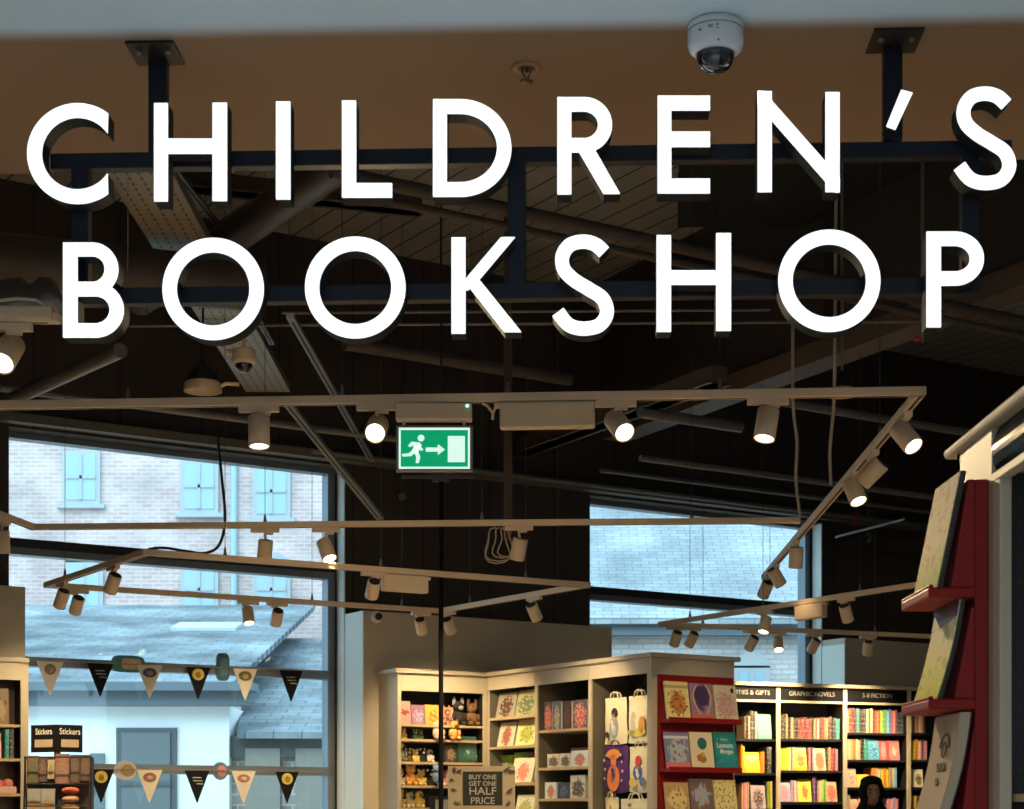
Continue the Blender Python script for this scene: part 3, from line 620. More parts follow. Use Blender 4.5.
# perforated cable tray, a strip of channels seen from below
pa, pb = pz(125, 150, 4.42), pz(268, 392, 4.42)
d = (pb - pa).normalized(); n_ = Z.cross(d); ct = thing('cable_tray', 'wide perforated metal cable tray running back from behind the first letter H', 'cable tray', tuple(pb))
holes = bpy.data.materials.new('perforated_steel'); nn, ll = nodes(holes); bs = nn['Principled BSDF']; bs.inputs['Roughness'].default_value = .5
tc = nn.new('ShaderNodeTexCoord'); sx_ = nn.new('ShaderNodeSeparateXYZ'); ll.new(tc.outputs['UV'], sx_.inputs[0])
def hm_(src, per, lo):
    a_ = nn.new('ShaderNodeMath'); a_.operation = 'PINGPONG'; a_.inputs[1].default_value = per; ll.new(src, a_.inputs[0])
    b_ = nn.new('ShaderNodeMath'); b_.operation = 'LESS_THAN'; b_.inputs[1].default_value = lo; ll.new(a_.outputs[0], b_.inputs[0]); return b_.outputs[0]
mu = nn.new('ShaderNodeMath'); mu.operation = 'MULTIPLY'; ll.new(hm_(sx_.outputs[0], .035, .02), mu.inputs[0]); ll.new(hm_(sx_.outputs[1], .028, .0055), mu.inputs[1])
cm = nn.new('ShaderNodeMix'); cm.data_type = 'RGBA'; cm.inputs['A'].default_value = (.27, .225, .17, 1); cm.inputs['B'].default_value = (.03, .025, .02, 1)
ll.new(mu.outputs[0], cm.inputs['Factor']); ll.new(cm.outputs['Result'], bs.inputs['Base Color'])
Lc = (pb - pa).length
o = MB().par(pa - n_ * .15, d * Lc, n_ * .30, Z * .004).build('tray_floor', holes, ct)
M_ = INV[ct.name]; uvplane(o, d, n_)
e_ = MB()
for s_ in (-.155, .15): e_.par(pa + n_ * s_, d * Lc, n_ * .005, Z * .05)
e_.build('tray_side', galv, ct)
# slotted struts
def strut(label, a, b, w=.041, m=galv):
    A_, B_ = pz(*a), pz(*b); d = (B_ - A_); n = Z.cross(d).normalized(); u_ = d.cross(n).normalized()
    t = thing('slotted_strut', label, 'strut', tuple(A_), 0, 'slotted steel struts under the roof')
    MB().par(A_ - n * w / 2, d, n * w, u_ * w * .5).build('channel', m, t)
    MB().par(A_ - n * .006 - u_ * .0015 + d * .02, d * .96, n * .012, u_ * .001).build('slot_groove', mat('slot_black', (.02, .018, .015), .8), t)
strut('slotted strut running down from behind the left letter O to the window head', (290, 318, 4.0), (372, 462, 4.0))
strut('lower slotted strut leaning from the front rail towards the black pole', (283, 400, 3.9), (380, 520, 3.45), .05)
strut('thin strut crossing behind the letter H and first lower O', (172, 168, 4.9), (246, 262, 4.9), .035)
strut('short strut seen beside the dome camera behind the lower letters', (258, 320, 4.4), (272, 345, 4.4), .03)
# ducts
dirrun('round_duct', 'large brown round air duct crossing at far left behind the letter B', 'air duct', -60, 254, 4.25, U * .97 - V * .22, 1.62, .135, ductm, 28)
dirrun('round_duct', 'slanting brown round duct passing behind the letter H towards the roof', 'air duct', 140, 300, 4.8, -V, 3.2, .10, ductm, 28)
fx = MB(); pts = [py_(-20 + 10 * i, 308 - 4 * math.sin(i * .8) - i * 1.5, 6.9) for i in range(9)]
fx.tube(pts, .07, 16, radii=[.085 + .012 * math.sin(i * 2.1) for i in range(9)])
solo('flexible_duct', fx, mat('foil_duct', (.20, .19, .18), .35, .6, var=.3, scale=30, bump=.6), 'crinkled silver flexible duct behind the rail end at the left edge', 'flexible duct')
PG = 'steel pipes and conduits under the roof'
dirrun('steel_pipe', 'grey pipe sloping up behind the front rail at far left', 'pipe', 6, 402, 3.62, -V * .9 + U * .1, 1.45, .036, galv)
dirrun('steel_pipe', 'thick brown pipe passing behind the letters D and R', 'pipe', 372, 180, 4.3, U, 5.4, .032, darkbeam, back=.2)
dirrun('steel_pipe', 'thinner pipe just below the thick one behind the letters D and R', 'pipe', 392, 202, 4.25, U, 5.2, .02, darkbeam)
dirrun('steel_pipe', 'brown pipe running behind the letter K down to the front rail', 'pipe', 345, 344, 4.75, U, 1.9, .045, mat('brown_pipe', (.12, .095, .075), .5))
dirrun('steel_pipe', 'thin pipe at far left just above the window ledge', 'pipe', 0, 388, 4.0, U, 3, .022, galv)
dirrun('conduit', 'thin conduit passing under the exit sign to the right window', 'conduit', 385, 460, 4.1, U, 5.5, .018, galv, back=.6)
dirrun('conduit', 'conduit crossing below the lower letter O at the right', 'conduit', 640, 458, 3.95, U, 4.6, .022, galv)
dirrun('conduit', 'grey conduit falling behind the right end of the front rail', 'conduit', 780, 402, 4.15, U, 4.5, .028, galv)
dirrun('conduit', 'conduit on the dark wall just over the right window', 'conduit', 600, 470, 4.17, U, 5.5, .018, galv)
dirrun('conduit', 'short thick conduit ending below the lit spotlight right of the blank box', 'conduit', 640, 412, 4.25, U, .9, .04, galv)
run('conduit', 'level thin rail behind the lower letters O and K', 'conduit', [(100, 326, 4.4), (1040, 321, 4.4)], .009, galv, 6)
run('conduit', 'second level rail just above the other behind the lower letters', 'conduit', [(282, 313, 4.4), (770, 310, 4.4)], .008, galv, 6)
run('conduit', 'thin diagonal rod at the right between the window and the red books', 'conduit', [(836, 537, 3.85), (905, 519, 3.85)], .012, galv, 6)
# tan beams
def beam(label, a, b, w, h, m, nm='roof_beam'):
    A_, B_ = pz(*a), pz(*b); d = B_ - A_; n = Z.cross(d).normalized(); t = MB().par(-n * w / 2, d, n * w, Z * h).par(-n * w / 2 - n * .03, d, n * (w + .06), Z * .012)
    o = solo(nm, t, m, label, 'roof beam'); o.location = A_; return o
beam('tan steel beam rising to the right behind the front rail and exit sign', (480, 470, 4.3), (720, 384, 4.3), .12, .12, lightbeam)
beam('dark beam across the roof behind the lower letter O near the cable tray', (150, 185, 5.2), (420, 214, 5.2), .1, .1, darkbeam)
MB_ = MB().par((-.03, -.03, 0), (.06, 0, 0), (0, .06, 0), (0, 0, 2.1)); pst = py_(508, 520, 12.2)
o = solo('hanging_post', MB_, darkbeam, 'dark vertical post hanging behind the blank driver box', 'post'); o.location = (pst.x, pst.y, ZR - 2.3); o.scale = (1, 1, 2.3 / 2.1)
for px, py0, lab in ((507, 330, 0),): pass
# hanging cables
def cable(label, pts, r, m, Y=None, cat='cable'):
    P = [py_(a, b, y) for a, b, y in pts]; q = []
    for i in range(len(P) - 1):
        p0_, p1_, p2_, p3_ = P[max(i - 1, 0)], P[i], P[i + 1], P[min(i + 2, len(P) - 1)]
        for k in range(6):
            t = k / 6; q.append(.5 * ((2 * p1_) + (p2_ - p0_) * t + (2 * p0_ - 5 * p1_ + 4 * p2_ - p3_) * t * t + (-p0_ + 3 * p1_ - 3 * p2_ + p3_) * t ** 3))
    q.append(P[-1]); o = solo('cable', MB().tube([x - P[0] for x in q], r, 6), m, label, cat); o.location = P[0]; return o
blk = mat('black_cable', (.03, .025, .02), .6); wht = mat('cream_cable', (.45, .36, .26), .6)
YA = 11.7
cable('black flex looping down in front of the left window to the four-sided rail', [(217, 405, YA), (218, 440, YA), (222, 480, YA), (225, 520, YA), (219, 545, YA), (205, 553, YA), (185, 551, YA), (165, 548, YA), (150, 549, YA), (143, 553, YA)], .010, blk)
cable('pale flex hanging behind the front rail down to the second rail', [(793, 290, 9.7), (793, 400, 9.7), (797, 440, 9.7), (796, 480, 9.7), (800, 515, 9.7)], .009, wht)
cable('pale flex hanging from the round disc by the corner of the front rail', [(836, 190, 9.4), (835, 330, 9.4), (834, 400, 9.4), (830, 450, 9.4), (831, 485, 9.4)], .009, wht)
for lab, px, y0, y1, Y in (('thin wire left of the letter O over the window', 147, 320, 410, 10.5), ('thin wire behind the left letter O', 205, 190, 260, 10), ('thin wire ending in a small white weight', 289, 330, 368, 10.5), ('thin wire over the smoke detector dome', 770, 470, 590, 13)):
    o = solo('hanging_wire', MB().tube([(0, 0, 0), Vector((0, 0, ZR - py_(px, y1, Y).z))], .002, 5), MATS['dark_wire'], lab, 'wire'); o.location = py_(px, y1, Y)
coil = thing('coiled_flex', 'coil of cream flex hanging under the second rail beside a spotlight', 'cable', tuple(on(b1, 508)))
cb = MB()
for k, (rx, rz_, ox) in enumerate(((.085, .095, -.05), (.06, .085, -.03), (.07, .10, -.06), (.045, .08, -.01))):
    c0 = on(b1, 508) + Vector((ox, .01 * k, -.025 - rz_))
    cb.tube([c0 + Vector((rx * math.sin(a_ / 16 * 2 * math.pi) + .02 * math.cos(a_), .008 * math.sin(a_), rz_ * math.cos(a_ / 16 * 2 * math.pi))) for a_ in range(17)], .0042, 6)
cb.build('loop', wht, coil)
# discs, domes and sensors
q = py_(842, 393, 9.55); t = thing('access_point', 'flat white ceiling disc behind the corner end of the front rail', 'wireless disc', tuple(q))
MB().lathe(q, [(.001, .035), (.05, .03), (.09, .012), (.093, 0), (.085, -.014), (.001, -.02)], 28).build('disc', railm, t)
MB().tube([q + Z * .03, Vector((q.x, q.y, 5.35))], .008, 8).build('drop_rod', galv, t); MB().lathe(q + Z * .03, [(.06, 0), (.05, .05), (.02, .085), (.001, .09)], 20).build('dark_cap', black, t)
q = py_(203, 386, 9.2); t = thing('pendant_disc', 'dark domed pendant with cream rim above the front rail at left', 'pendant disc', tuple(q))
MB().lathe(q, [(.10, -.03), (.098, .01), (.075, .028), (.001, .03)], 28).build('rim', railm, t)
MB().lathe(q, [(.085, .02), (.08, .05), (.06, .085), (.03, .105), (.012, .11), (.01, .14), (.001, .14)], 28).build('dome', black, t)
MB().tube([q + Z * .13, Vector((q.x, q.y, 4.4))], .006, 6).build('drop_rod', black, t)
MB().tube([q + Vector((.08, 0, -.01)), q + Vector((.12, 0, .012)), q + Vector((.19, 0, .008))], .01, 8).build('arm', railm, t)
q = py_(244, 358, 9.2); t = thing('dome_camera', 'beige dome camera on a side arm below the cable tray', 'security camera', tuple(q))
MB().lathe(q, [(.001, .045), (.055, .045), (.06, .035), (.062, -.012), (.066, -.02), (.055, -.032), (.04, -.034)], 28).build('housing', railm, t)
MB().lathe(q, [(.045, -.032), (.043, -.05), (.03, -.068), (.012, -.077), (.0005, -.078)], 24).build('lens_bubble', MATS['smoked_bubble'], t)
MB().tube([q + Vector((0, 0, .03)), q + Vector((-.09, 0, .03))], .016, 10).tube([q + Z * .04, Vector((q.x, q.y, 4.42))], .01, 8).build('bracket_arm', railm, t)
q = wp(wt(376, -.49), -.49, wz(376, 617, -.49)); t = thing('motion_sensor', 'small round white sensor with dark eye high on the cream partition beside the left window', 'sensor', tuple(q))
nx = (-V, U, Z)
ax_ = (U, Z, -V)
MB().lathe(q, [(.045, 0), (.045, .012), (.035, .03), (.001, .04)], 24, 0, ax_).build('base', white_p, t); MB().ell(q - V * .04, .028).build('eye', black, t)
q = wp(wt(402, -.2), -.2, wz(402, 497, -.2)); t = thing('round_detector', 'small round grey detector on the dark wall right of the left window', 'detector', tuple(q))
MB().lathe(q, [(.03, 0), (.03, .02), (.02, .035), (.001, .037)], 20, 0, ax_).build('base', galv, t)
q = wp(wt(852, -.2), -.2, wz(852, 519, -.2)); t = thing('fire_alarm_beacon', 'dark red fire alarm sounder on the dark wall right of the right window', 'alarm', tuple(q))
MB().lathe(q, [(.055, 0), (.055, .05), (.045, .06), (.04, .075), (.001, .078)], 24, 0, ax_).build('sounder', mat('alarm_red', (.60, .02, .03), .35), t)
MB().lathe(q, [(.06, 0), (.06, .012), (.055, .013)], 24, 0, ax_).build('backplate', mat('alarm_base', (.12, .01, .01), .4), t)
q = wp(wt(868, -.3), -.3, wz(868, 537, -.3)); t = thing('cable_hook', 'small pale curved hook hanging above the V-shaped rail at right', 'hook', tuple(q))
MB().tube([q + U * x + Z * z for x, z in ((-.03, .01), (-.01, .035), (.02, .03), (.03, 0), (.02, -.03), (0, -.045))], .01, 8).build('hook', galv, t)
MB().tube([q + Z * .02, Vector((q.x, q.y, 4.5))], .005, 6).build('rod', galv, t)
q = pz(690, 342, 4.55) ; q = py_(917, 339, 9.6); t = thing('sprinkler_valve', 'small red fitting under the tan beam by the letter P', 'sprinkler', tuple(q))
MB().ell(q, (.02, .02, .015)).build('valve_body', MATS['alarm_red'], t); MB().tube([q + Vector((.03, 0, -.02)), q + Vector((.03, 0, .03)), Vector((q.x + .03, q.y, ZR))], .01, 8).build('pipe_stub', galv, t)
# black pole
q = py_(441, 800, 10.4); pt = py_(441, 482, 10.4).z
t = thing('black_pole', 'slim tall black pole in front of the shelves by the half price sign', 'pole', (q.x, q.y, 0))
MB().tube([(q.x, q.y, .01), (q.x, q.y, pt)], .0145, 12).build('tube', mat('matt_black', (.006, .005, .005), .9, spec=.1), t); MB().lathe((q.x, q.y, 0), [(.12, 0), (.12, .008), (.03, .02), (.001, .02)], 24).build('base_plate', black, t)
MB().box((q.x, q.y, pt + .012), (.10, .04, .024)).box((q.x - .02, q.y, pt + .03), (.42, .03, .014)).tube([(q.x, q.y, pt + .03), (q.x, q.y, ZR)], .006, 6).build('top_bracket', black, t)

# ================================================================== BOOKCASES
def bookcase(label, P, a, b, w, dep, H, zs, top_open, sign=None, rear=None, backm=darkback, inner_m=blackp, shelfm=blackp, cream_sides=(0, 0), cornice=True, th=.018, shelf_dep=None, name='bookcase', over=.03, over_ends=(0, 0)):
    """P = front-left foot, a = along the front to the right, b = inwards"""
    P = Vector(P); full = rear or dep; t = thing(name, label, 'bookcase', tuple(P), math.atan2(a.y, a.x))
    for i, x in enumerate((0, w - th)):
        m = MB().par(P + a * x + b * .012, a * th, b * (full - .012), Z * (H - .03)); sd = m.build('side_panel', cream if cream_sides[i] else inner_m, t)
        MB().par(P + a * x, a * th, b * .012, Z * (H - .03)).build('front_edge', cream, sd)
    MB().par(P + a * th + b * (dep - .01), a * (w - 2 * th), b * .008, Z * (H - .04)).build('back_panel', backm, t)
    if rear: MB().par(P + a * th + b * (rear - .012), a * (w - 2 * th), b * .01, Z * (H - .04)).build('rear_panel', cream, t)
    MB().par(P - b * over - a * over_ends[0] + Z * (H - .03), a * (w + sum(over_ends)), b * (full + over), Z * .03).build('top_panel', cream, t, bev=.004)
    if sign is None:
        MB().par(P + a * th - b * .002 + Z * top_open, a * (w - 2 * th), b * .02, Z * (H - .031 - top_open)).build('fascia', cream, t)
    else:
        hb_ = MB().par(P + a * th + b * .004 + Z * (top_open + .02), a * (w - 2 * th), b * .018, Z * (H - .035 - top_open - .02)).build('header_board', mat('black_header', (.008, .008, .009), .6, spec=.12), t)
        MB().par(P + a * th + Z * top_open, a * (w - 2 * th), b * .025, Z * .018).build('header_rail', cream, t)
        if sign: text('lettering', sign, .05, P + a * (w / 2) + b * .001 + Z * ((top_open + H - .01) / 2), a, Z, mat('dim_lettering', (.34, .32, .28), .6), hb_, ext=.0008, sx=1.05)
    for z in zs:
        MB().par(P + a * th + b * .01 + Z * (z - .018), a * (w - 2 * th), b * ((shelf_dep or dep) - .02), Z * .018).build('shelf', shelfm, t)
    MB().par(P + a * th + b * .04, a * (w - 2 * th), b * .02, Z * .1).build('plinth', cream, t)
    return t
ORD = ['first', 'second', 'third', 'fourth', 'fifth', 'sixth', 'seventh', 'eighth', 'ninth', 'tenth', 'eleventh', 'twelfth', 'thirteenth', 'fourteenth', 'fifteenth', 'sixteenth', 'seventeenth', 'eighteenth', 'nineteenth', 'twentieth', 'twenty-first', 'twenty-second', 'twenty-third', 'twenty-fourth', 'twenty-fifth', 'twenty-sixth', 'twenty-seventh']
def spine_book(label, P, rz, w, h, col, group, dep=.13, lean=0.0):
    m = MB().par((0, .004, 0), (.0015, 0, 0), (0, dep, 0), (0, 0, h)).par((w - .0015, .004, 0), (.0015, 0, 0), (0, dep, 0), (0, 0, h))
    m.prism([(0, .004, 0), (w * .25, 0, 0), (w * .75, 0, 0), (w, .004, 0)], (0, 0, h)).par((.0015, .004, .003), (w - .003, 0, 0), (0, dep - .004, 0), (0, 0, h - .006), 1)
    o = bpy.data.objects.new('book', m.mesh('book', [spine('spine_' + col.replace(' ', '_'), PAL[col]), paper])); COL.objects.link(o)
    o.location = P + Z * .0006; o.rotation_euler = (0, lean, rz); return tag(o, label, 'book', group)
def face_book(label, P, rz, w, h, cv, group, th=.018, lean=12, name='book', parts=False, cat='book', edge=None):
    o = MB().par((0, 0, 0), (w, 0, 0), (0, .002, 0), (0, 0, h)).par((0, th - .002, 0), (w, 0, 0), (0, .002, 0), (0, 0, h), 1).par((0, .002, 0), (.0022, 0, 0), (0, th - .004, 0), (0, 0, h), 1)
    pg = MB().par((.0022, .002, .003), (w - .005, 0, 0), (0, th - .004, 0), (0, 0, h - .006))
    mats = [cv, edge or cv]
    if not parts:
        b = len(o.v); o.v += pg.v; o.f += [[i + b for i in f] for f in pg.f]; o.m += [2] * len(pg.f); o.s += [False] * len(pg.f); mats.append(paper)
    ob = bpy.data.objects.new(name, o.mesh(name, mats)); COL.objects.link(ob)
    ob.location = P + Z * (th * math.sin(rad(lean)) + .0008); ob.rotation_euler = (-rad(lean), 0, rz); tag(ob, label, cat, group)
    INV[ob.name] = Matrix.Identity(4)
    if parts: pg.build('pages', paper, ob)
    return ob
def fill(P, a, b, z, items, shelf, bay, inset=.03, room=.555):
    """stand books along a shelf: ('s', thickness, height, colours...) spines, ('f', w, h, cover, words) face out, ('g', gap)"""
    st = sum(it[1] * (len(it) - 3) for it in items if it[0] == 's'); ot = sum(it[1] + .006 for it in items if it[0] != 's'); kf = max(.75, min(1.35, (room - ot) / st)) * .97
    x = 0.0; rz = math.atan2(a.y, a.x); k = 0; grp = 'books on the %s shelf of the %s bay' % (shelf, bay)
    for it in items:
        if it[0] == 'g': x += it[1]; continue
        if it[0] == 's':
            for c in it[3:]:
                w = kf * it[1] * R.uniform(.88, 1.12); h = it[2] * R.uniform(.93, 1.05)
                spine_book('%s book, %s from left, %s shelf, %s bay' % (c, ORD[k], shelf, bay), P + a * x + b * (inset + R.uniform(0, .012)) + Z * z, rz, w, h, c, grp)
                x += w + .0012; k += 1
        else:
            face_book('%s, %s from left, %s shelf, %s bay' % (it[4], ORD[k], shelf, bay), P + a * (x + .002) + b * (inset + .0) + Z * z, rz, it[1], it[2], it[3], grp, lean=8)
            x += it[1] + .006; k += 1
# ---- the long row at the right
AR = rad(21); UR = Vector((math.cos(AR), math.sin(AR), 0)); VR = Vector((-math.sin(AR), math.cos(AR), 0)); RP = Vector((1.81, 13.9, 0))
def rt(px): k = (px - CX) / F; return (k * RP.y - RP.x) / (UR.x - k * UR.y)
def rzz(px, y): return EYE + (HY - y) / F * (RP + UR * rt(px)).y
HR = rzz(800, 683.5)
edges = [rt(711), rt(778.5), rt(845.3), rt(909.3), rt(974)]
opn = rzz(800, 703)
sh = [[rzz(757, 739), rzz(757, 773), rzz(757, 809), 1.2, .85, .5], [rzz(810, 739), rzz(810, 770.5), rzz(810, 802), 1.25, .9, .55],
      [rzz(875, 733), rzz(875, 760), rzz(875, 787.5), rzz(875, 814), 1.2, .9, .6], [rzz(930, 733), rzz(930, 760), rzz(930, 787.5), rzz(930, 814), 1.2, .9, .6]]
SGN = ['ACTIVITIES & GIFTS', 'GRAPHIC NOVELS', '5-8 FICTION', '5-8 FICTION']
BL = ['black bookcase bay headed with a sign ending in GIFTS beside the red display', 'black bookcase bay under the GRAPHIC NOVELS sign', 'black bookcase bay under the 5-8 FICTION sign, person in front', 'last black bookcase bay at right, half hidden by the red shelves of picture books']
for i in range(4):
    w = edges[i + 1] - edges[i]
    bookcase(BL[i], RP + UR * edges[i], UR, VR, w - .001, .26, HR, sh[i], opn, SGN[i] if i < 3 else '', backm=blackp)
TH = .02
def RB(i): return RP + UR * (edges[i] + TH)
C = lambda *a_, **k_: cover(*a_, **k_)
cv_teal = C('cover_mint_dot', (.16, .38, .33), (.20, .42, .36), (.06, .03, .02), rx=.1, ry=.08)
cv_yel = C('cover_yellow_white', (.85, .62, .06), (.8, .7, .45), (.25, .15, .05), cy=.7, rx=.4, ry=.15, base=(.9, .5, .02))
cv_flor = C('cover_grey_floral', (.55, .42, .42), (.10, .08, .10), (.75, .45, .45), rx=.35, ry=.38, ns=14)
cv_yb = C('cover_yellow_blue_top', (.85, .62, .15), (.75, .16, .05), (.2, .42, .1), top=(.1, .3, .4), base=(.8, .5, .03))
cv_cr = C('cover_cream_busy', (.78, .62, .38), (.62, .16, .1), (.12, .08, .05), rx=.4, ry=.42, ns=15)
cv_y3 = C('cover_yellow_figure', (.88, .66, .08), (.55, .18, .06), (.1, .1, .1), rx=.22, ry=.28)
cv_lil = C('cover_lilac_busy', (.45, .42, .52), (.62, .30, .38), (.1, .15, .28), rx=.4, ry=.4, ns=13)
cv_grn = C('cover_green_pink', (.5, .45, .25), (.6, .12, .12), (.12, .3, .12), rx=.4, ry=.4, ns=13)
cv_bl = C('cover_blue', (.12, .42, .62), (.05, .25, .55), (.5, .7, .75), rx=.3, ry=.35)
cv_rd = C('cover_red_pink', (.75, .13, .12), (.8, .35, .3), (.45, .3, .5), rx=.3, ry=.4)
cv_pk = C('cover_pink_burst', (.78, .25, .26), (.85, .6, .3), (.8, .75, .6), rx=.2, ry=.2)
cv_pp = C('cover_pale_peach', (.8, .52, .4), (.75, .3, .25), (.85, .75, .5), rx=.35, ry=.35)
cv_yy = C('cover_plain_yellow', (.88, .68, .12), (.88, .6, .1), (.4, .3, .1), rx=.15, ry=.1)
cv_bk = C('cover_white_flower', (.75, .68, .48), (.1, .1, .1), (.6, .5, .1), rx=.3, ry=.3)
G = 'gifts'
fill(RB(0), UR, VR, sh[0][0], [('g', .30), ('s', .012, .19, 'tan', 'black', 'dark brown', 'cream'), ('s', .028, .22, 'black', 'black'), ('s', .016, .225, 'cream'), ('f', .125, .20, cv_teal, 'mint green gift book with a dark dot')], 'top', G)
fill(RB(0), UR, VR, sh[0][1], [('g', .265), ('s', .02, .225, 'orange', 'yellow'), ('f', .135, .165, cv_yel, 'yellow and white low book'), ('s', .042, .18, 'orange'), ('g', .02), ('s', .045, .215, 'dark grey')], 'second', G)
fill(RB(0), UR, VR, sh[0][2], [('g', .27), ('s', .018, .21, 'peach', 'pink', 'pale pink', 'peach', 'black'), ('f', .13, .19, cv_flor, 'grey and pink floral book'), ('s', .016, .22, 'black', 'lime green', 'yellow', 'cream')], 'third', G)
g = 'graphic novels'
fill(RB(1), UR, VR, sh[1][0], [('s', .013, .19, 'tan', 'dark brown', 'dark brown', 'black', 'tan'), ('s', .02, .175, 'black', 'tan', 'dark brown', 'black'), ('s', .03, .17, 'dark red', 'maroon', 'dark red'), ('s', .014, .175, 'black', 'tan', 'dark red', 'cream', 'maroon'), ('s', .026, .18, 'dark red', 'tan', 'dark brown', 'dark grey', 'teal')], 'top', g)
fill(RB(1), UR, VR, sh[1][1], [('s', .03, .185, 'yellow', 'yellow', 'lime green'), ('s', .012, .185, 'cream', 'dark grey', 'cream'), ('f', .115, .19, cv_yb, 'yellow comic with blue head band'), ('s', .012, .19, 'maroon', 'pink', 'black', 'lilac'), ('f', .105, .18, cv_cr, 'cream comic with busy red picture'), ('s', .018, .185, 'black', 'tan', 'red', 'maroon', 'pink')], 'second', g)
fill(RB(1), UR, VR, sh[1][2], [('f', .11, .155, cv_lil, 'lilac comic with busy picture'), ('s', .016, .17, 'lilac', 'cream', 'pale pink'), ('f', .115, .185, cv_y3, 'yellow comic with a small dark figure'), ('s', .013, .2, 'black', 'purple', 'black'), ('s', .014, .175, 'pink', 'cream', 'lime green', 'green'), ('f', .10, .165, cv_grn, 'green and red comic')], 'third', g)
fill(RB(1), UR, VR, 1.25, [('g', .1), ('s', .02, .18, 'red', 'black', 'dark red', 'pink', 'purple', 'red')], 'fourth', g)
g = '5-8 fiction'
fill(RB(2), UR, VR, sh[2][0], [('s', .03, .2, 'tan', 'dark red'), ('s', .016, .2, 'dark grey', 'teal', 'dark brown', 'black', 'dark grey'), ('s', .014, .195, 'cream', 'red', 'cream', 'maroon'), ('s', .014, .19, 'red', 'orange', 'red', 'lime green', 'green', 'teal', 'light blue', 'blue', 'red', 'pink', 'dark red'), ('s', .022, .17, 'navy', 'dark grey')], 'top', g)
fill(RB(2), UR, VR, sh[2][1], [('s', .014, .165, 'maroon', 'peach', 'cream', 'peach', 'orange', 'tan', 'cream', 'peach'), ('s', .028, .19, 'black', 'teal'), ('f', .10, .17, cv_bl, 'light blue face-out book'), ('f', .068, .17, cv_rd, 'red and pink face-out book'), ('s', .012, .18, 'red'), ('f', .10, .165, cv_pk, 'pink book with pale burst')], 'second', g)
fill(RB(2), UR, VR, sh[2][2], [('f', .105, .155, cv_pp, 'pale peach face-out book'), ('f', .12, .105, cv_yy, 'low plain yellow book'), ('g', .02), ('s', .02, .16, 'orange', 'peach', 'cream', 'yellow', 'orange', 'yellow', 'tan', 'cream', 'light blue')], 'third', g)
fill(RB(2), UR, VR, sh[2][3], [('s', .02, .15, 'pink', 'cream'), ('f', .07, .12, cv_pp, 'small pale peach book'), ('s', .03, .14, 'pink', 'red'), ('g', .2), ('s', .02, .13, 'pink', 'pale pink', 'lilac', 'pink')], 'fourth', g)
g = 'last'
fill(RB(3), UR, VR, sh[3][0], [('s', .014, .18, 'teal', 'tan', 'dark brown', 'tan', 'red', 'cream', 'peach', 'dark red')], 'top', g)
fill(RB(3), UR, VR, sh[3][1], [('s', .024, .165, 'orange', 'yellow', 'orange'), ('s', .012, .165, 'cream', 'pink', 'maroon', 'lilac', 'pink')], 'second', g)
fill(RB(3), UR, VR, sh[3][2], [('s', .012, .155, 'light blue', 'lime green', 'cream'), ('f', .09, .15, cv_bk, 'pale book with dark flower')], 'third', g)
fill(RB(3), UR, VR, sh[3][3], [('s', .02, .15, 'cream', 'orange', 'yellow', 'dark brown', 'tan')], 'fourth', g)

# ---- L-shaped corner: left bay, three wing bays, end panel with the red display
DU = -.78; TL, TC = -.238, wt(487, -.78)
HU = 2.515; OPU = wz(440, 692, DU)
zz = [EYE + (HY - y) / F * 12.75 for y in (724.7, 739.5, 762, 785.5, 807.5)]
bookcase('cream bookcase bay of toys and small books behind the black pole', wp(TL, DU, 0), U, V, TC - TL - .001, .288, HU, zz + [1.2, .8], OPU, cream_sides=(1, 0), shelfm=oak, th=.03, over_ends=(.03, 0))
WL = 1.985; bw = WL / 3
wzs = [[EYE + (HY - y) / F * 12.72 for y in (716.5, 746, 783)] + [1.42, 1.1], [EYE + (HY - y) / F * 12.15 for y in (729, 767, 798.5)] + [1.3], [1.3]]
WLAB = ['cream wing bay of face-out picture books, nearest the inner corner', 'middle cream wing bay with small boxed toys on pale shelves', 'cream wing bay hung with printed cloth bags, next to the red book display']
NV = -V
for i in range(3):
    P = wp(TC, DU, 0) + NV * (bw * i)
    bookcase(WLAB[i], P + U * .001 + NV * .001, NV, U, bw - .001, .34, HU, wzs[i], 2.385, rear=.68, shelfm=oak, th=.017, inner_m=mat('olive_side_panel', (.13, .115, .085), .7), backm=mat('olive_back_panel', (.085, .07, .05), .7))
PE = wp(TC, DU, 0) + NV * (WL + .0)
ep_ = thing('end_panel', 'cream end panel of the wing of shelves, carrying the red book display', 'end panel', tuple(PE), A)
MB().par(PE + NV * .002, U * .69, NV * .028, Z * (HU - .03)).build('panel', cream, ep_, bev=.002)
MB().par(PE + NV * .002 - U * .03 + Z * (HU - .03), U * .75, NV * .06, Z * .03).build('cornice', cream, ep_, bev=.004)
MB().ell(PE + NV * .032 + U * .04 + Z * 2.36, .006).build('screw_cap', oak, ep_)
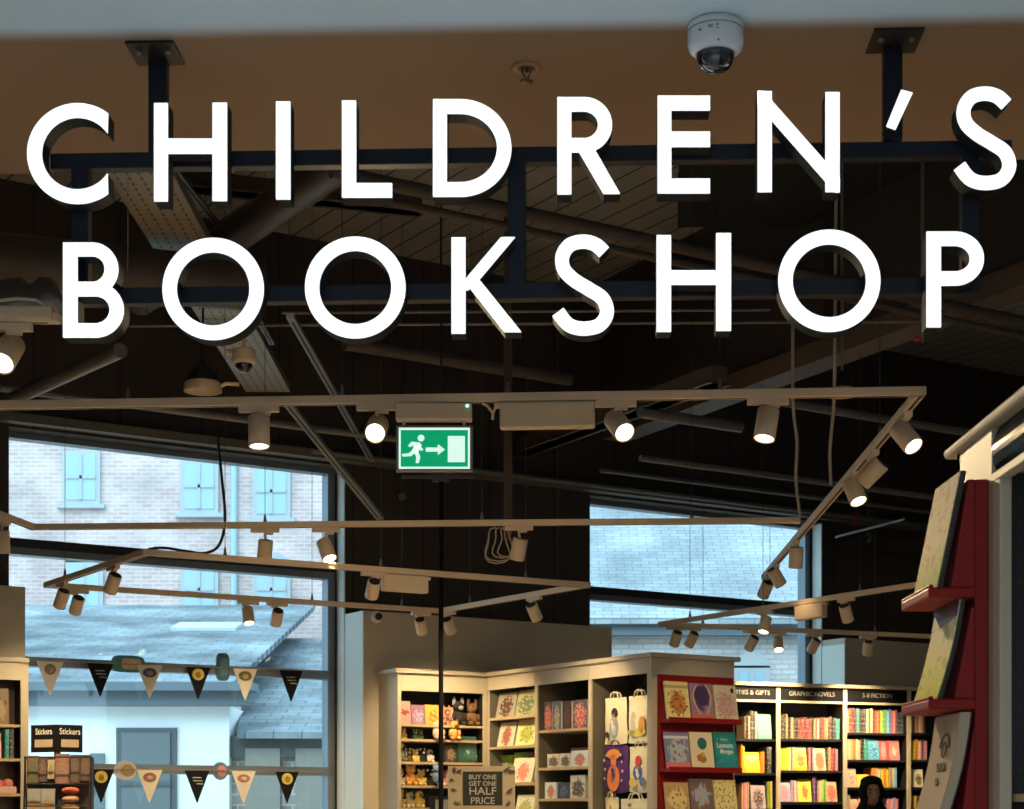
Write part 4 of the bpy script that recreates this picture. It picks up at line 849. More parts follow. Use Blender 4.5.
# red display
PD = PE + NV * .032; rd = thing('red_book_display', 'red wooden tiered book display on the end panel with face-out books', 'book display', tuple(PD), A)
MB().par(PD + U * .045 + Z * .9, U * .62, NV * .02, Z * 1.475).build('backboard', redm, rd, bev=.004)
LZ = [2.083, 1.765, 1.452]; books9 = [
 [('cream yellow book with a cluster of small orange figures', C('d1', (.90, .74, .30), (.62, .22, .05), (.12, .08, .03), rx=.34, ry=.30, top=(.55, .42, .2), ns=11)),
  ('purple book with a dark oval framed by pale arms', C('d2', (.33, .22, .30), (.09, .05, .16), (.22, .12, .28), cy=.6, rx=.36, ry=.30, base=(.65, .16, .10), ns=5)),
  ('cream book with pink and gold pattern and black dot', C('d3', (.75, .62, .42), (.66, .38, .34), (.35, .3, .2), cy=.4, rx=.42, ry=.35, ns=13))],
 [('blue and pink book with a pale tree', C('d4', (.24, .24, .38), (.42, .50, .52), (.35, .08, .2), cy=.45, rx=.36, ry=.38, top=(.7, .7, .7), base=(.72, .20, .18), ns=8)),
  ('cream book with teal oval above a round fox', C('d5', (.80, .66, .42), (.42, .17, .05), (.6, .35, .12), cy=.28, rx=.20, ry=.13, ns=5)),
  ('deep teal book with hand-drawn white title', C('d6', (.02, .22, .20), (.03, .30, .30), (.05, .38, .42), rx=.4, ry=.4, base=(.03, .25, .3)))],
 [('tan book behind a small yellow one', C('d7', (.55, .35, .16), (.8, .62, .25), (.3, .2, .1), cy=.5, rx=.4, ry=.3, base=(.85, .6, .05))),
  ('brown and sky blue book with orange foot', C('d8', (.20, .13, .11), (.35, .42, .52), (.6, .3, .12), cy=.55, rx=.34, ry=.26, ns=7)),
  ('yellow book dotted with dark leaves', C('d9', (.80, .64, .22), (.84, .70, .30), (.22, .18, .05), rx=.6, ry=.6, ns=14))]]
RW = ['top', 'middle', 'lowest']
dsp = []
for r, z in enumerate(LZ):
    LP = PD + U * .045 + NV * .02
    lg = MB().par(LP + Z * (z - .022), U * .60, NV * .11, Z * .022).par(LP + Z * (z) + NV * .10, U * .60, NV * .012, Z * .012).build('ledge', redm, rd, bev=.003)
    bp_ = LP + NV * .004
    MB().prism([bp_ + Z * z, bp_ + NV * .05 + Z * z, bp_ + NV * .01 + Z * (z + .2), bp_ + Z * (z + .2)], U * .58).build('sloping_back', redm, rd)
    for c in range(3):
        lab, cv = books9[r][c]; h = (.245, .24, .235, .235, .24, .245, .225, .25, .245)[r * 3 + c]
        o = face_book('%s, %s ledge of red display' % (lab, RW[r]), LP + U * (.004 + .199 * c) + NV * .088 + Z * (z + .001), A, .188, h, cv, 'face-out books on the red display', th=.016, lean=9, parts=True)
        dsp.append(o)
def on_cover(o, name, poly, m, y=-.0012):    # a flat printed shape on a cover, local x/z
    ob = MB().prism([(x, y, z) for x, z in poly], (0, .001, 0)).build(name, m, o); return ob
def oval(cx, cz, rx, rz_): return [(cx + rx * math.cos(rad(a_)), cz + rz_ * math.sin(rad(a_))) for a_ in range(0, 360, 20)]
on_cover(dsp[4], 'printed_oval', oval(.10, .165, .038, .04), mat('print_teal', (.03, .15, .14), .5))
on_cover(dsp[2], 'printed_dot', oval(.155, .20, .013, .018), blacktext)
on_cover(dsp[1], 'printed_oval', oval(.095, .155, .06, .065), mat('print_indigo', (.07, .04, .12), .5))
arm = mat('print_skin', (.75, .45, .22), .5)
def local_text(o, body, size, x, z, m, sx=1, y=-.0015, bold=0):
    cu = bpy.data.curves.new('lettering', 'FONT'); cu.body = body; cu.size = size; cu.align_x = 'CENTER'; cu.align_y = 'CENTER'; cu.offset = bold; cu.resolution_u = 2; cu.extrude = .0004; cu.materials.append(m)
    t = bpy.data.objects.new('lettering', cu); COL.objects.link(t); return text_mesh(t, 'lettering', m, o, Matrix.Translation((x, y, z)) @ Matrix.Rotation(rad(90), 4, 'X') @ Matrix.Diagonal((sx, 1, 1, 1)))
for s_ in (-1, 1):
    pts = [(.095 + s_ * x, -.003, z) for x, z in ((.03, .03), (.045, .07), (.068, .11), (.074, .155), (.06, .20), (.035, .228))]
    ob = MB().tube(pts, .006, 6).build('printed_arm', arm, dsp[1])
local_text(dsp[6 - 1], 'Leonora', .048, .09, .155, whitetext, .85, bold=.001); local_text(dsp[5], 'Morgan', .042, .10, .115, whitetext, .85, bold=.001); local_text(dsp[5], 'When', .024, .085, .195, whitetext)

fc = [C('p1', (.42, .40, .32), (.10, .05, .03), (.5, .35, .25), rx=.3, ry=.4), C('p2', (.45, .45, .25), (.15, .2, .08), (.6, .5, .4), rx=.4, ry=.35), C('p3', (.75, .68, .5), (.45, .14, .1), (.25, .15, .1), rx=.25, ry=.36),
      C('p4', (.85, .82, .4), (.5, .5, .1), (.2, .3, .1), rx=.35, ry=.3), C('p5', (.25, .55, .08), (.7, .75, .55), (.5, .3, .1), cx=.35, rx=.4, ry=.35), C('p6', (.85, .78, .6), (.75, .3, .2), (.7, .2, .35), rx=.25, ry=.33), C('p7', (.75, .8, .6), (.5, .5, .15), (.25, .35, .5), rx=.35, ry=.35)]
PW = wp(TC, DU, 0) + NV * .017; rzw = math.atan2(NV.y, NV.x)
def wf(bay, x, z, w, h, cv, lab, inset=.05, th=.018, lean=12, nm='book', cat='book', g='face-out books in the wing bay by the corner'):
    return face_book(lab, PW + NV * (bw * bay + x) + U * inset + Z * z, rzw, w, h, cv, g, th=th, lean=lean, name=nm, cat=cat)
z = wzs[0]
wf(0, .02, z[0], .25, .185, fc[0], 'grey book with dark figure, left on the top ledge of the corner wing bay'); wf(0, .29, z[0], .25, .19, fc[1], 'olive green book, right on the top ledge of the corner wing bay')
wf(0, .04, z[1], .22, .18, fc[2], 'cream book with brown figure, left on the second ledge of the corner wing bay'); wf(0, .29, z[1], .25, .19, fc[3], 'pale yellow book, right on the second ledge of the corner wing bay')
wf(0, -.0, z[2], .16, .21, fc[4], 'green boxed book behind the half price sign', th=.05, lean=0, inset=.12); wf(0, .17, z[2], .18, .225, fc[4], 'second green boxed book, left of the white and pink one', th=.05, lean=0, inset=.12)
wf(0, .26, z[2], .28, .18, fc[5], 'white book with pink figure on the third ledge of the corner wing bay', inset=.03); wf(0, .30, z[3], .24, .19, fc[6], 'pale green book on the lowest visible ledge of the corner wing bay', inset=.03)
bx = [C('b1', (.09, .07, .08), (.55, .12, .08), (.7, .6, .5), rx=.4, ry=.42, ns=13), C('b2', (.12, .16, .24), (.5, .45, .4), (.3, .1, .05), rx=.3, ry=.4), C('b3', (.07, .03, .02), (.10, .05, .03), (.15, .08, .04)),
      C('b4', (.65, .62, .52), (.12, .10, .08), (.3, .25, .15), rx=.38, ry=.35, ns=7), C('b5', (.65, .72, .75), (.65, .22, .08), (.1, .2, .45), rx=.28, ry=.36), C('b6', (.04, .06, .12), (.08, .10, .18), (.2, .25, .3))]
GB = 'boxed toys in the middle wing bay'
for x, zz_, w, h, cv, lab in ((.02, z_ := wzs[1][0], .10, .20, bx[0], 'red and black toy box, left on the top shelf of the middle wing bay'), (.13, z_, .10, .20, bx[1], 'blue toy box, second on the top shelf of the middle wing bay'), (.25, z_, .11, .195, bx[2], 'dark brown toy box, third on the top shelf of the middle wing bay'), (.38, z_, .17, .195, bx[0], 'red and black toy box, right on the top shelf of the middle wing bay'),
        (.06, y_ := wzs[1][1], .15, .095, bx[3], 'cream toy box with dark animal, left on the second shelf of the middle wing bay'), (.22, y_, .13, .095, bx[3], 'black and cream toy box, second on the second shelf of the middle wing bay'), (.36, y_, .20, .11, bx[4], 'pale toy box, right on the second shelf of the middle wing bay'),
        (.03, x_ := wzs[1][2], .14, .115, bx[4], 'sky blue toy box, left on the third shelf of the middle wing bay'), (.19, x_, .15, .11, bx[5], 'navy toy box, second on the third shelf of the middle wing bay'), (.35, x_, .18, .16, bx[3], 'cream and brown toy box, right on the third shelf of the middle wing bay')):
    wf(1, x, zz_, w, h, cv, lab, inset=.045, th=.06, lean=0, nm='toy_box', cat='toy box', g=GB)
wf(1, .20, wzs[1][1], .36, .135, mat('plain_tan_box', (.4, .22, .12), .6), 'long plain tan box behind the pale toy box in the middle wing bay', inset=.15, th=.05, lean=0, nm='toy_box', cat='toy box', g=GB)
# cloth bags
canvas = mat('cream_canvas', (.82, .74, .52), .85, var=.04, scale=30); pegm = black
def bag(x, ztop, w, h, m, label, prints):
    P = PW + NV * (bw * 2 + x) + U * .10 + Z * (ztop - h)
    t = thing('cloth_bag', label, 'bag', tuple(P), rzw, 'cloth bags hung in the wing bay')
    N = 8; vs = []; th = .022
    for s_ in (0, 1):
        for i in range(N + 1):
            for j in range(N + 1):
                u_, v_ = i / N, j / N; bulge = th * (math.sin(math.pi * u_) * math.sin(math.pi * min(v_ * 1.2, 1))) ** .5 if 0 < u_ < 1 and 0 < v_ < .83 else 0
                wob = .006 * math.sin(7 * u_ + 3 * v_)
                vs.append(P + NV * (w * u_ + .004 * math.sin(9 * v_)) + U * ((bulge if s_ else -bulge) + wob) + Z * (h * v_ - .008 * math.sin(math.pi * u_) * (1 - v_)))
    K = (N + 1) ** 2; fs = []
    for i in range(N):
        for j in range(N):
            q_ = [i * (N + 1) + j, (i + 1) * (N + 1) + j, (i + 1) * (N + 1) + j + 1, i * (N + 1) + j + 1]
            fs.append(tuple(q_)); fs.append(tuple(K + k for k in reversed(q_)))
    MB().add(vs, fs, 0, True).build('bag_body', m, t)
    hd_ = MB()
    for s_ in (-.012, .012): hd_.tube([P + NV * (w * .3) + Z * (h - .01) + U * s_, P + NV * (w * .36) + Z * (h + .028) + U * s_, P + NV * (w * .5) + Z * (h + .04) + U * s_, P + NV * (w * .64) + Z * (h + .028) + U * s_, P + NV * (w * .7) + Z * (h - .01) + U * s_], .005, 6)
    hd_.build('handle', m, t)
    for nm, cx, cz, rx, rz_, col in prints:
        MB().prism([P + NV * (w * cx + rx * math.cos(rad(a_))) - U * .026 + Z * (h * cz + rz_ * math.sin(rad(a_))) for a_ in range(0, 360, 24)], U * .003).build(nm, mat('print_' + nm, col, .7), t)
bag(.02, 2.255, .25, .31, canvas, 'cream cloth bag printed with a dark-haired child in grey, upper left', [('grey_figure', .55, .35, .05, .075, (.35, .38, .42)), ('dark_hair', .58, .66, .035, .035, (.05, .03, .03)), ('pale_face', .57, .60, .022, .022, (.7, .55, .42)), ('dark_ball', .25, .2, .02, .02, (.03, .03, .03)), ('pale_skirt', .55, .3, .03, .04, (.6, .65, .7))])
bag(.29, 2.255, .25, .31, canvas, 'cream cloth bag printed with yellow and orange animals, upper right', [('yellow_meadow', .5, .22, .10, .03, (.75, .6, .12)), ('orange_animal', .72, .36, .035, .06, (.7, .35, .08)), ('pale_figure', .35, .42, .03, .075, (.55, .52, .45)), ('green_tuft', .3, .2, .035, .02, (.35, .4, .1))])
bag(.018, 1.93, .27, .31, mat('purple_cloth', (.09, .03, .16), .8, var=.2), 'dark purple cloth bag with an orange fox, lower left', [('orange_fox', .5, .30, .07, .09, (.75, .22, .06)), ('fox_head', .5, .82, .075, .035, (.8, .30, .06)), ('grey_belly', .5, .42, .035, .07, (.5, .42, .42)), ('orange_neck', .5, .66, .03, .05, (.75, .25, .08))] + [('pale_spot', x, y, .008, .009, (.7, .5, .55)) for k, (x, y) in enumerate(((.1, .7), (.15, .5), (.12, .3), (.85, .65), (.88, .45), (.84, .25), (.2, .8), (.8, .8)))])
bag(.30, 1.92, .25, .30, canvas, 'cream cloth bag printed with a red-hatted figure in blue, lower right', [('blue_coat', .5, .42, .05, .05, (.08, .14, .38)), ('red_hat', .52, .66, .032, .04, (.65, .06, .05)), ('yellow_feet', .3, .2, .045, .03, (.75, .55, .1)), ('pale_face_small', .52, .56, .02, .014, (.75, .5, .35)), ('blue_foot', .7, .22, .03, .03, (.15, .2, .4))])
bag(.02, 1.585, .16, .28, canvas, 'cream cloth bag low at left, only its top in view', [('gold_mark', .6, .75, .012, .02, (.6, .45, .1))])
bag(.2, 1.575, .34, .28, canvas, 'cream cloth bag low at right beside the end panel', [('green_leaf', .4, .85, .02, .012, (.1, .25, .1))])
PB = PW + NV * (bw * 2); hr = thing('hanging_rail', 'black peg rail holding the cloth bags in the wing bay', 'peg rail', tuple(PB + Z * 1.68 + U * .3), rzw)
for z_ in (2.325, 2.0, 1.655):
    pg_ = MB().tube([PB + U * .3 + Z * z_ + NV * .01, PB + U * .3 + Z * z_ + NV * (bw - .05)], .012, 8)
    for x in (.12, .40): pg_.tube([PB + NV * x + U * .3 + Z * z_, PB + NV * x + U * .13 + Z * z_, PB + NV * x + U * .125 + Z * (z_ + .02)], .005, 6)
    pg_.build('peg_bar', pegm, hr)

# ---- left bay of the corner unit: books, soft toys
PLB = wp(TL, DU, 0); rzl = A
def lb(x, z, w, h, cv, lab, inset=.05, th=.02, lean=6, nm='book', cat='book', g='books and boxes in the toy bay'):
    return face_book(lab, PLB + U * x + V * inset + Z * z, rzl, w, h, cv, g, th=th, lean=lean, name=nm, cat=cat)
z1, z2, z3, z4, z5 = zz
q1 = [C('q1', (.75, .33, .28), (.35, .06, .06), (.5, .4, .45), cy=.5, rx=.35, ry=.14), C('q2', (.35, .16, .25), (.45, .35, .55), (.12, .05, .1), rx=.35, ry=.35), C('q3', (.80, .42, .08), (.55, .22, .03), (.85, .6, .15), rx=.28, ry=.26, ns=6), C('q4', (.7, .32, .28), (.5, .2, .2), (.3, .1, .1))]
lb(.035, z1, .105, .165, q1[0], 'salmon pink book with dark red mark, first on the top shelf of the toy bay')
lb(.145, z1, .115, .14, q1[1], 'plum book, second on the top shelf of the toy bay'); lb(.265, z1, .13, .145, q1[2], 'orange book with round face, third on the top shelf of the toy bay')
lb(.40, z1, .10, .13, q1[3], 'dusty pink book just right of the black pole, top shelf of the toy bay')
def plush(x, z, s, m1, m2, label, ears=1, inset=.10, dx=0):
    P = PLB + U * x + V * inset + Z * z; t = thing('soft_toy', label, 'soft toy', tuple(P), A, 'small soft toys in the toy bay')
    ax = (U, V, Z)
    MB().ell(P + Z * s * .30, (s * .27, s * .23, s * .32), 0, 12, ax).build('body', m1, t)
    hd_ = MB().ell(P + Z * s * .72 - V * s * .05, (s * .25, s * .22, s * .22), 0, 12, ax).build('head', m1, t)
    MB().ell(P + Z * s * .68 - V * s * .24, (s * .11, s * .08, s * .09), 0, 10, ax).build('muzzle', m2, hd_)
    for e in (-1, 1):
        MB().ell(P + U * e * s * .18 + Z * s * .93 - V * s * .03, (s * .09, s * .05, s * (.09 if ears == 1 else .2)), 0, 10, ax).build('ear', m2, hd_)
        MB().ell(P + U * e * s * .25 + Z * s * .34 - V * s * .12, (s * .08, s * .09, s * .17), 0, 10, ax).build('arm', m1, t)
        MB().ell(P + U * e * s * .17 + Z * s * .09 - V * s * .2, (s * .10, s * .17, s * .09), 0, 10, ax).build('foot', m1, t)
        MB().ell(P + U * e * s * .09 + Z * s * .77 - V * s * .25, s * .025, 0, 8, ax).build('eye', black, hd_)
T = {k: mat('plush_' + k, c, .95, var=.15, scale=30, bump=.4) for k, c in dict(yellow=(.85, .62, .15), green=(.12, .22, .10), white=(.80, .74, .6), black=(.03, .025, .02), orange=(.80, .38, .10), peach=(.85, .52, .34), grey=(.30, .30, .30), blue=(.16, .24, .36), brown=(.18, .09, .04), cream=(.75, .62, .35), olive=(.22, .24, .12)).items()}
for i, (x, z, s, a_, b_, lab) in enumerate((
    (.10, z2, .085, 'yellow', 'white', 'small yellow soft toy, left on the narrow second shelf of the toy bay'), (.20, z2, .075, 'green', 'white', 'small dark green soft toy, second on the narrow second shelf'), (.245, z2, .07, 'green', 'olive', 'small green toy tucked third on the narrow second shelf'),
    (.035 + .03, z3, .17, 'olive', 'white', 'tall olive and white soft toy, left on the third shelf of the toy bay'), (.14, z3, .10, 'brown', 'white', 'small brown toy second on the third shelf of the toy bay'), (.20, z3, .095, 'yellow', 'white', 'yellow toy on the third shelf of the toy bay'), (.26, z3, .10, 'black', 'white', 'black and white toy on the third shelf of the toy bay'), (.32, z3, .10, 'white', 'black', 'white toy with black ears on the third shelf of the toy bay'),
    (.07, z4, .12, 'cream', 'yellow', 'cream toy, left on the fourth shelf of the toy bay'), (.16, z4, .16, 'orange', 'yellow', 'orange toy with yellow muzzle on the fourth shelf of the toy bay'), (.25, z4, .12, 'yellow', 'cream', 'yellow toy beside the orange one on the fourth shelf'), (.325, z4, .12, 'black', 'white', 'black and white toy left of the pole on the fourth shelf'),
    (.07, z5, .13, 'yellow', 'cream', 'yellow toy, left on the lowest visible toy shelf'), (.15, z5, .12, 'cream', 'olive', 'cream toy with olive ears on the lowest visible toy shelf'), (.23, z5, .13, 'yellow', 'brown', 'yellow toy with brown ears on the lowest visible toy shelf'),
    (.41, z4, .12, 'white', 'grey', 'white toy just right of the pole on the fourth shelf'))):
    plush(x, z, s, T[a_], T[b_], lab)
plush(.345, z2 - .0, .15, T['peach'], T['orange'], 'peach soft toy, larger, left of the black pole', 1, .02)
plush(.48, z2 + .0, .15, T['orange'], T['brown'], 'orange soft toy with brown ears right of the black pole', 1, .02)
plush(.315, z4 + .02, .14, T['blue'], T['grey'], 'blue-grey soft toy standing in front of the fourth toy shelf', 2, -.02)
for x, s, c1, c2, lab in ((.45, .13, 'brown', 'orange', 'dark brown toy hanging high right of the pole'), (.55, .19, 'black', 'grey', 'black toy with grey face hanging high in the toy bay'), (.67, .18, 'brown', 'brown', 'brown toy hanging at the right of the toy bay')):
    plush(x, z1 + .003, s, T[c1], T[c2], lab, 2, .08)
lb(.53, z3 + .018 - .018, .16, .19, C('q5', (.03, .10, .08), (.05, .16, .13), (.4, .45, .42), cx=.65, cy=.3, rx=.3, ry=.2, ns=5), 'dark green board game box with pale streak at the right of the toy bay', inset=.03, th=.04, nm='game_box', cat='game box')
lb(.42, z3, .10, .13, C('q6', (.05, .04, .03), (.2, .15, .1), (.5, .3, .1)), 'dark patterned box right of the pole on the third toy shelf', inset=.04, th=.04, nm='game_box', cat='game box')
lb(.44, z4, .27, .11, C('q7', (.78, .38, .36), (.75, .05, .05), (.8, .65, .55), cx=.6, cy=.7, rx=.35, ry=.3), 'pink and red box above the half price sign in the toy bay', inset=.03, th=.06, nm='game_box', cat='game box')
MB_ = thing('display_stand', 'small black stand holding a grey card in front of the toy shelves', 'display stand', tuple(PLB + U * .26 - V * .16 + Z * 0), A)
Pq = PLB + U * .19 - V * .16
MB().par(Pq + Z * 1.36, U * .19, V * .03, Z * .235).build('card_holder', black, MB_, bev=.003)
MB().par(Pq + U * .03 - V * .003 + Z * 1.38, U * .13, V * .002, Z * .195).build('card', mat('grey_card', (.22, .22, .22), .6), MB_)
MB().tube([Pq + U * .095 + V * .015, Pq + U * .095 + V * .015 + Z * 1.37], .012, 8).lathe(Pq + U * .095 + V * .015, [(.1, 0), (.1, .01), (.001, .02)], 20).build('stem', black, MB_)

# ---- half price sign
HS = py_(481.5, 766, 9.0); hs = thing('half_price_sign', 'cream leaf-bordered sign reading buy one get one half price in front of the shelves', 'sign', (HS.x, 9.0, 0))
w_ = 67 / F * 9; hh_ = .44
bd = MB().par((HS.x - w_ / 2, 9.0, HS.z - hh_), (w_, 0, 0), (0, .008, 0), (0, 0, hh_)).build('board', mat('kraft_board', (.66, .52, .33), .7, var=.06, scale=12), hs)
olive = mat('olive_panel', (.045, .045, .025), .6)
def hp(x, y, d=-.002): return Vector(((x - CX) / F * 9, 9.0 + d, EYE + (HY - y) / F * 9))
MB().prism([hp(*p) for p in ((463, 771.5), (502.5, 771.5), (502.5, 805.5), (463, 805.5))], (0, .0015, 0)).build('dark_panel', olive, bd)
lf = MB(); RR = random.Random(3)
for cx0, cy0, a0_, n in ((452, 770, 20, 5), (458, 770, 70, 5), (505, 769, 60, 6), (511, 770, 100, 6), (453, 788, 100, 4), (508, 790, 60, 6), (456, 806, -60, 5), (509, 806, -110, 5), (451, 778, 90, 3)):
    for k in range(n):
        a_ = rad(a0_ + (k - n / 2) * 26); L = RR.uniform(4, 7); dx, dy = math.cos(a_), math.sin(a_)
        lf.prism([hp(cx0, cy0, -.0015), hp(cx0 + dx * L * .5 - dy * .9, cy0 + dy * L * .5 + dx * .9, -.0015), hp(cx0 + dx * L, cy0 + dy * L, -.0015), hp(cx0 + dx * L * .5 + dy * .9, cy0 + dy * L * .5 - dx * .9, -.0015)], (0, .001, 0))
lf.build('leaf_print', mat('leaf_brown', (.17, .13, .07), .7), bd)
for s_, y, sz, sx in (('BUY ONE', 777.3, 6.6, 1.0), ('GET ONE', 783.8, 6.6, 1.0), ('HALF', 791.4, 10.6, 1.12), ('PRICE', 801, 9.6, 1.0)):
    text('lettering', s_, sz / F * 9 * 1.0, hp(482.6, y, -.003), X_, Z, mat('cream_lettering', (.62, .56, .42), .6), bd, ext=.0004, sx=sx, bold=.0006)
MB().tube([(HS.x, 9.03, .01), (HS.x, 9.03, HS.z - .1)], .012, 10).lathe((HS.x, 9.03, 0), [(.15, 0), (.15, .01), (.02, .02), (.001, .02)], 24).build('stand', black, hs)

# ---- left bookcase at the picture's edge
LD = -.64; LR = wt(28.5, LD); HL = wz(20, 658, LD); PL = wp(LR - .75, LD, 0)
lz = [wz(10, y, LD + .03) for y in (724.5, 758.5, 793.5)]
bookcase('cream bookcase with dark back cut by the left picture edge', PL, U, V, .75, .145, HL, lz + [1.3, .9], wz(15, 680, LD), backm=mat('brown_back_panel', (.07, .045, .03), .6), shelfm=oak, th=.05, over=.02)
def lf_(x, z, w, h, cv, lab, th=.02, lean=4, nm='book', cat='book'): return face_book(lab, PL + U * x + V * .05 + Z * z, A, w, h, cv, 'books in the left edge bookcase', th=th, lean=lean, name=nm, cat=cat)
lf_(.48, lz[0], .16, .23, C('l1', (.20, .13, .07), (.32, .22, .12), (.1, .06, .03), rx=.4, ry=.35, ns=5), 'large brown book with pale ring, top shelf at the left edge')
lf_(.46, lz[1], .13, .165, C('l2', (.78, .55, .48), (.6, .15, .12), (.85, .75, .6), rx=.3, ry=.3), 'pale pink book on the second shelf at the left edge')
for k, c in enumerate(('teal', 'dark grey')): spine_book('%s book spine beside the pale pink book at the left edge' % c, PL + U * (.605 + .03 * k) + V * .02 + Z * lz[1], A, .026, .185, c, 'books in the left edge bookcase')
ck = thing('gift_box', 'pink box shaped like small cakes on the third shelf at the left edge', 'gift box', tuple(PL + U * .56 + V * .06 + Z * lz[2]), A); Pc = PL + U * .46 + V * .02 + Z * lz[2]
MB().par(Pc, U * .22, V * .09, Z * .045).build('tray', mat('pale_pink_card', (.75, .45, .38), .6), ck, bev=.006)
for k in range(3): MB().lathe(Pc + U * (.045 + .065 * k) + V * .045 + Z * .045, [(.03, 0), (.034, .02), (.028, .04), (.001, .052)], 16).build('cake', mat('pink_icing', (.72, .22, .18), .6, var=.2, scale=40), ck)

# ---- sticker spinner
SX = py_(56, 726, 10.3); sx0 = SX.x; spn = thing('sticker_spinner', 'revolving rack of sticker books with black two-sided header by left window', 'display rack', (sx0, 10.3, 0))
def sq(px, py, d=0.0): return Vector(((px - CX) / F * (10.3 + d), 10.3 + d, EYE + (HY - py) / F * (10.3 + d)))
for x0, d0, x1, d1, nm in ((31, .10, 57, 0, 'l'), (57, 0, 82.5, .10, 'r')):
    a_, b_ = sq(x0, 752, d0), sq(x1, 752, d1); a_.z = b_.z = sq(0, 752).z; al = (b_ - a_); nrm = al.cross(Z).normalized()
    h_ = sq(0, 724.5).z - a_.z
    hb_ = MB().par(a_ - nrm * .004, al, nrm * .004, Z * h_).build('header_board', mat('black_card', (.008, .007, .007), .7, spec=.1), spn)
    MB().par(a_ + al * .16 + nrm * .001 + Z * .03, al * .68, nrm * .003, Z * .045).build('label_plate', mat('tan_label', (.40, .30, .22), .6), hb_)
    text('lettering', 'Stickers', .052, a_ + al * .5 + nrm * .002 + Z * (h_ * .75), al, Z, whitetext, hb_, ext=.0004, sx=.8)
fm = MB()
for x in (25, 91):
    for d in (-.10, .16): fm.tube([sq(x, 756, d), Vector((sq(x, 0).x, 10.3 + d, .15))], .005, 6)
for y in (757, 784, 806): 
    c4 = [sq(25, y, -.1), sq(91, y, -.1), sq(91, y, .16), sq(25, y, .16)]
    for z_ in c4: z_.z = c4[0].z
    fm.tube(c4 + [c4[0]], .004, 6)
fm.tube([(sx0, 10.33, .05), (sx0, 10.33, sq(0, 730).z)], .02, 12).lathe((sx0, 10.33, 0), [(.28, 0), (.28, .03), (.04, .06), (.001, .06)], 28)
fm.build('wire_frame', black, spn)
MB().par(sq(27, 809, .0) + Z * -.9, Vector((62 / F * 10.3, 0, 0)), (0, .12, 0), Z * (sq(0, 757).z - sq(0, 809).z + .9)).build('core_panel', mat('dark_core', (.03, .02, .018), .6), spn)
pk = [C('k1', (0.120, 0.078, 0.042), (0.072, 0.084, 0.048), (0.180, 0.120, 0.060), rx=.4, ry=.4, ns=12), C('k2', (0.060, 0.036, 0.030), (0.120, 0.060, 0.048), (0.180, 0.150, 0.090), rx=.4, ry=.4, ns=12), C('k3', (0.330, 0.270, 0.150), (0.240, 0.180, 0.090), (0.120, 0.090, 0.060)), C('k4', (0.180, 0.084, 0.060), (0.228, 0.132, 0.090), (0.120, 0.060, 0.042), rx=.42, ry=.42, ns=14), C('k5', (0.072, 0.042, 0.030), (0.096, 0.066, 0.048), (0.150, 0.096, 0.060), rx=.4, ry=.4, ns=12), C('k6', (0.252, 0.252, 0.228), (0.300, 0.180, 0.060), (0.180, 0.180, 0.210), cy=.3, rx=.35, ry=.3)]
for k, (x0, x1, y0, y1, m, lab) in enumerate(((27.5, 38, 756, 783, 0, 'brown and green sticker pack, first in the upper row of the spinner'), (38.5, 47, 757, 782, 1, 'dark brown sticker pack, second in the upper row of the spinner'), (47.5, 54, 760, 779, 2, 'narrow straw-coloured sticker pack, third in the upper row of the spinner'), (55, 69, 754, 784, 3, 'reddish sticker pack in the middle of the spinner'), (70, 79.5, 755, 783, 4, 'dark sticker pack right of the reddish one'), (80, 90, 755, 781, 4, 'dark sticker pack at the right end of the spinner'),
        (27, 40, 789, 815, 5, 'grey sticker pack with orange foot, first in the lower row of the spinner'), (41, 54.5, 789, 815, 5, 'grey sticker pack, second in the lower row of the spinner'))):
    P = sq(x0, y1, -.055 + .008 * (k % 2)); o = face_book(lab, P, 0, (x1 - x0) / F * 10.3, (y1 - y0) / F * 10.3, pk[m], 'packs on the sticker spinner', th=.012, lean=3, name='sticker_pack', cat='sticker pack')
tr = mat('red_felt', (.5, .08, .04), .9); tn = mat('tan_felt', (.42, .24, .14), .9)
for k, (y, m, lab) in enumerate(((790.5, tr, 'red rounded pencil case, top of the stack on the spinner'), (799, tn, 'tan rounded pencil case, second in the stack on the spinner'), (807.5, tn, 'tan rounded pencil case, lowest of the stack on the spinner'))):
    c = sq(70.5, y, -.05); solo('pencil_case', MB().ell(c, (.052, .035, .021), 0, 16), m, lab, 'pencil case', 'pencil cases on the spinner')

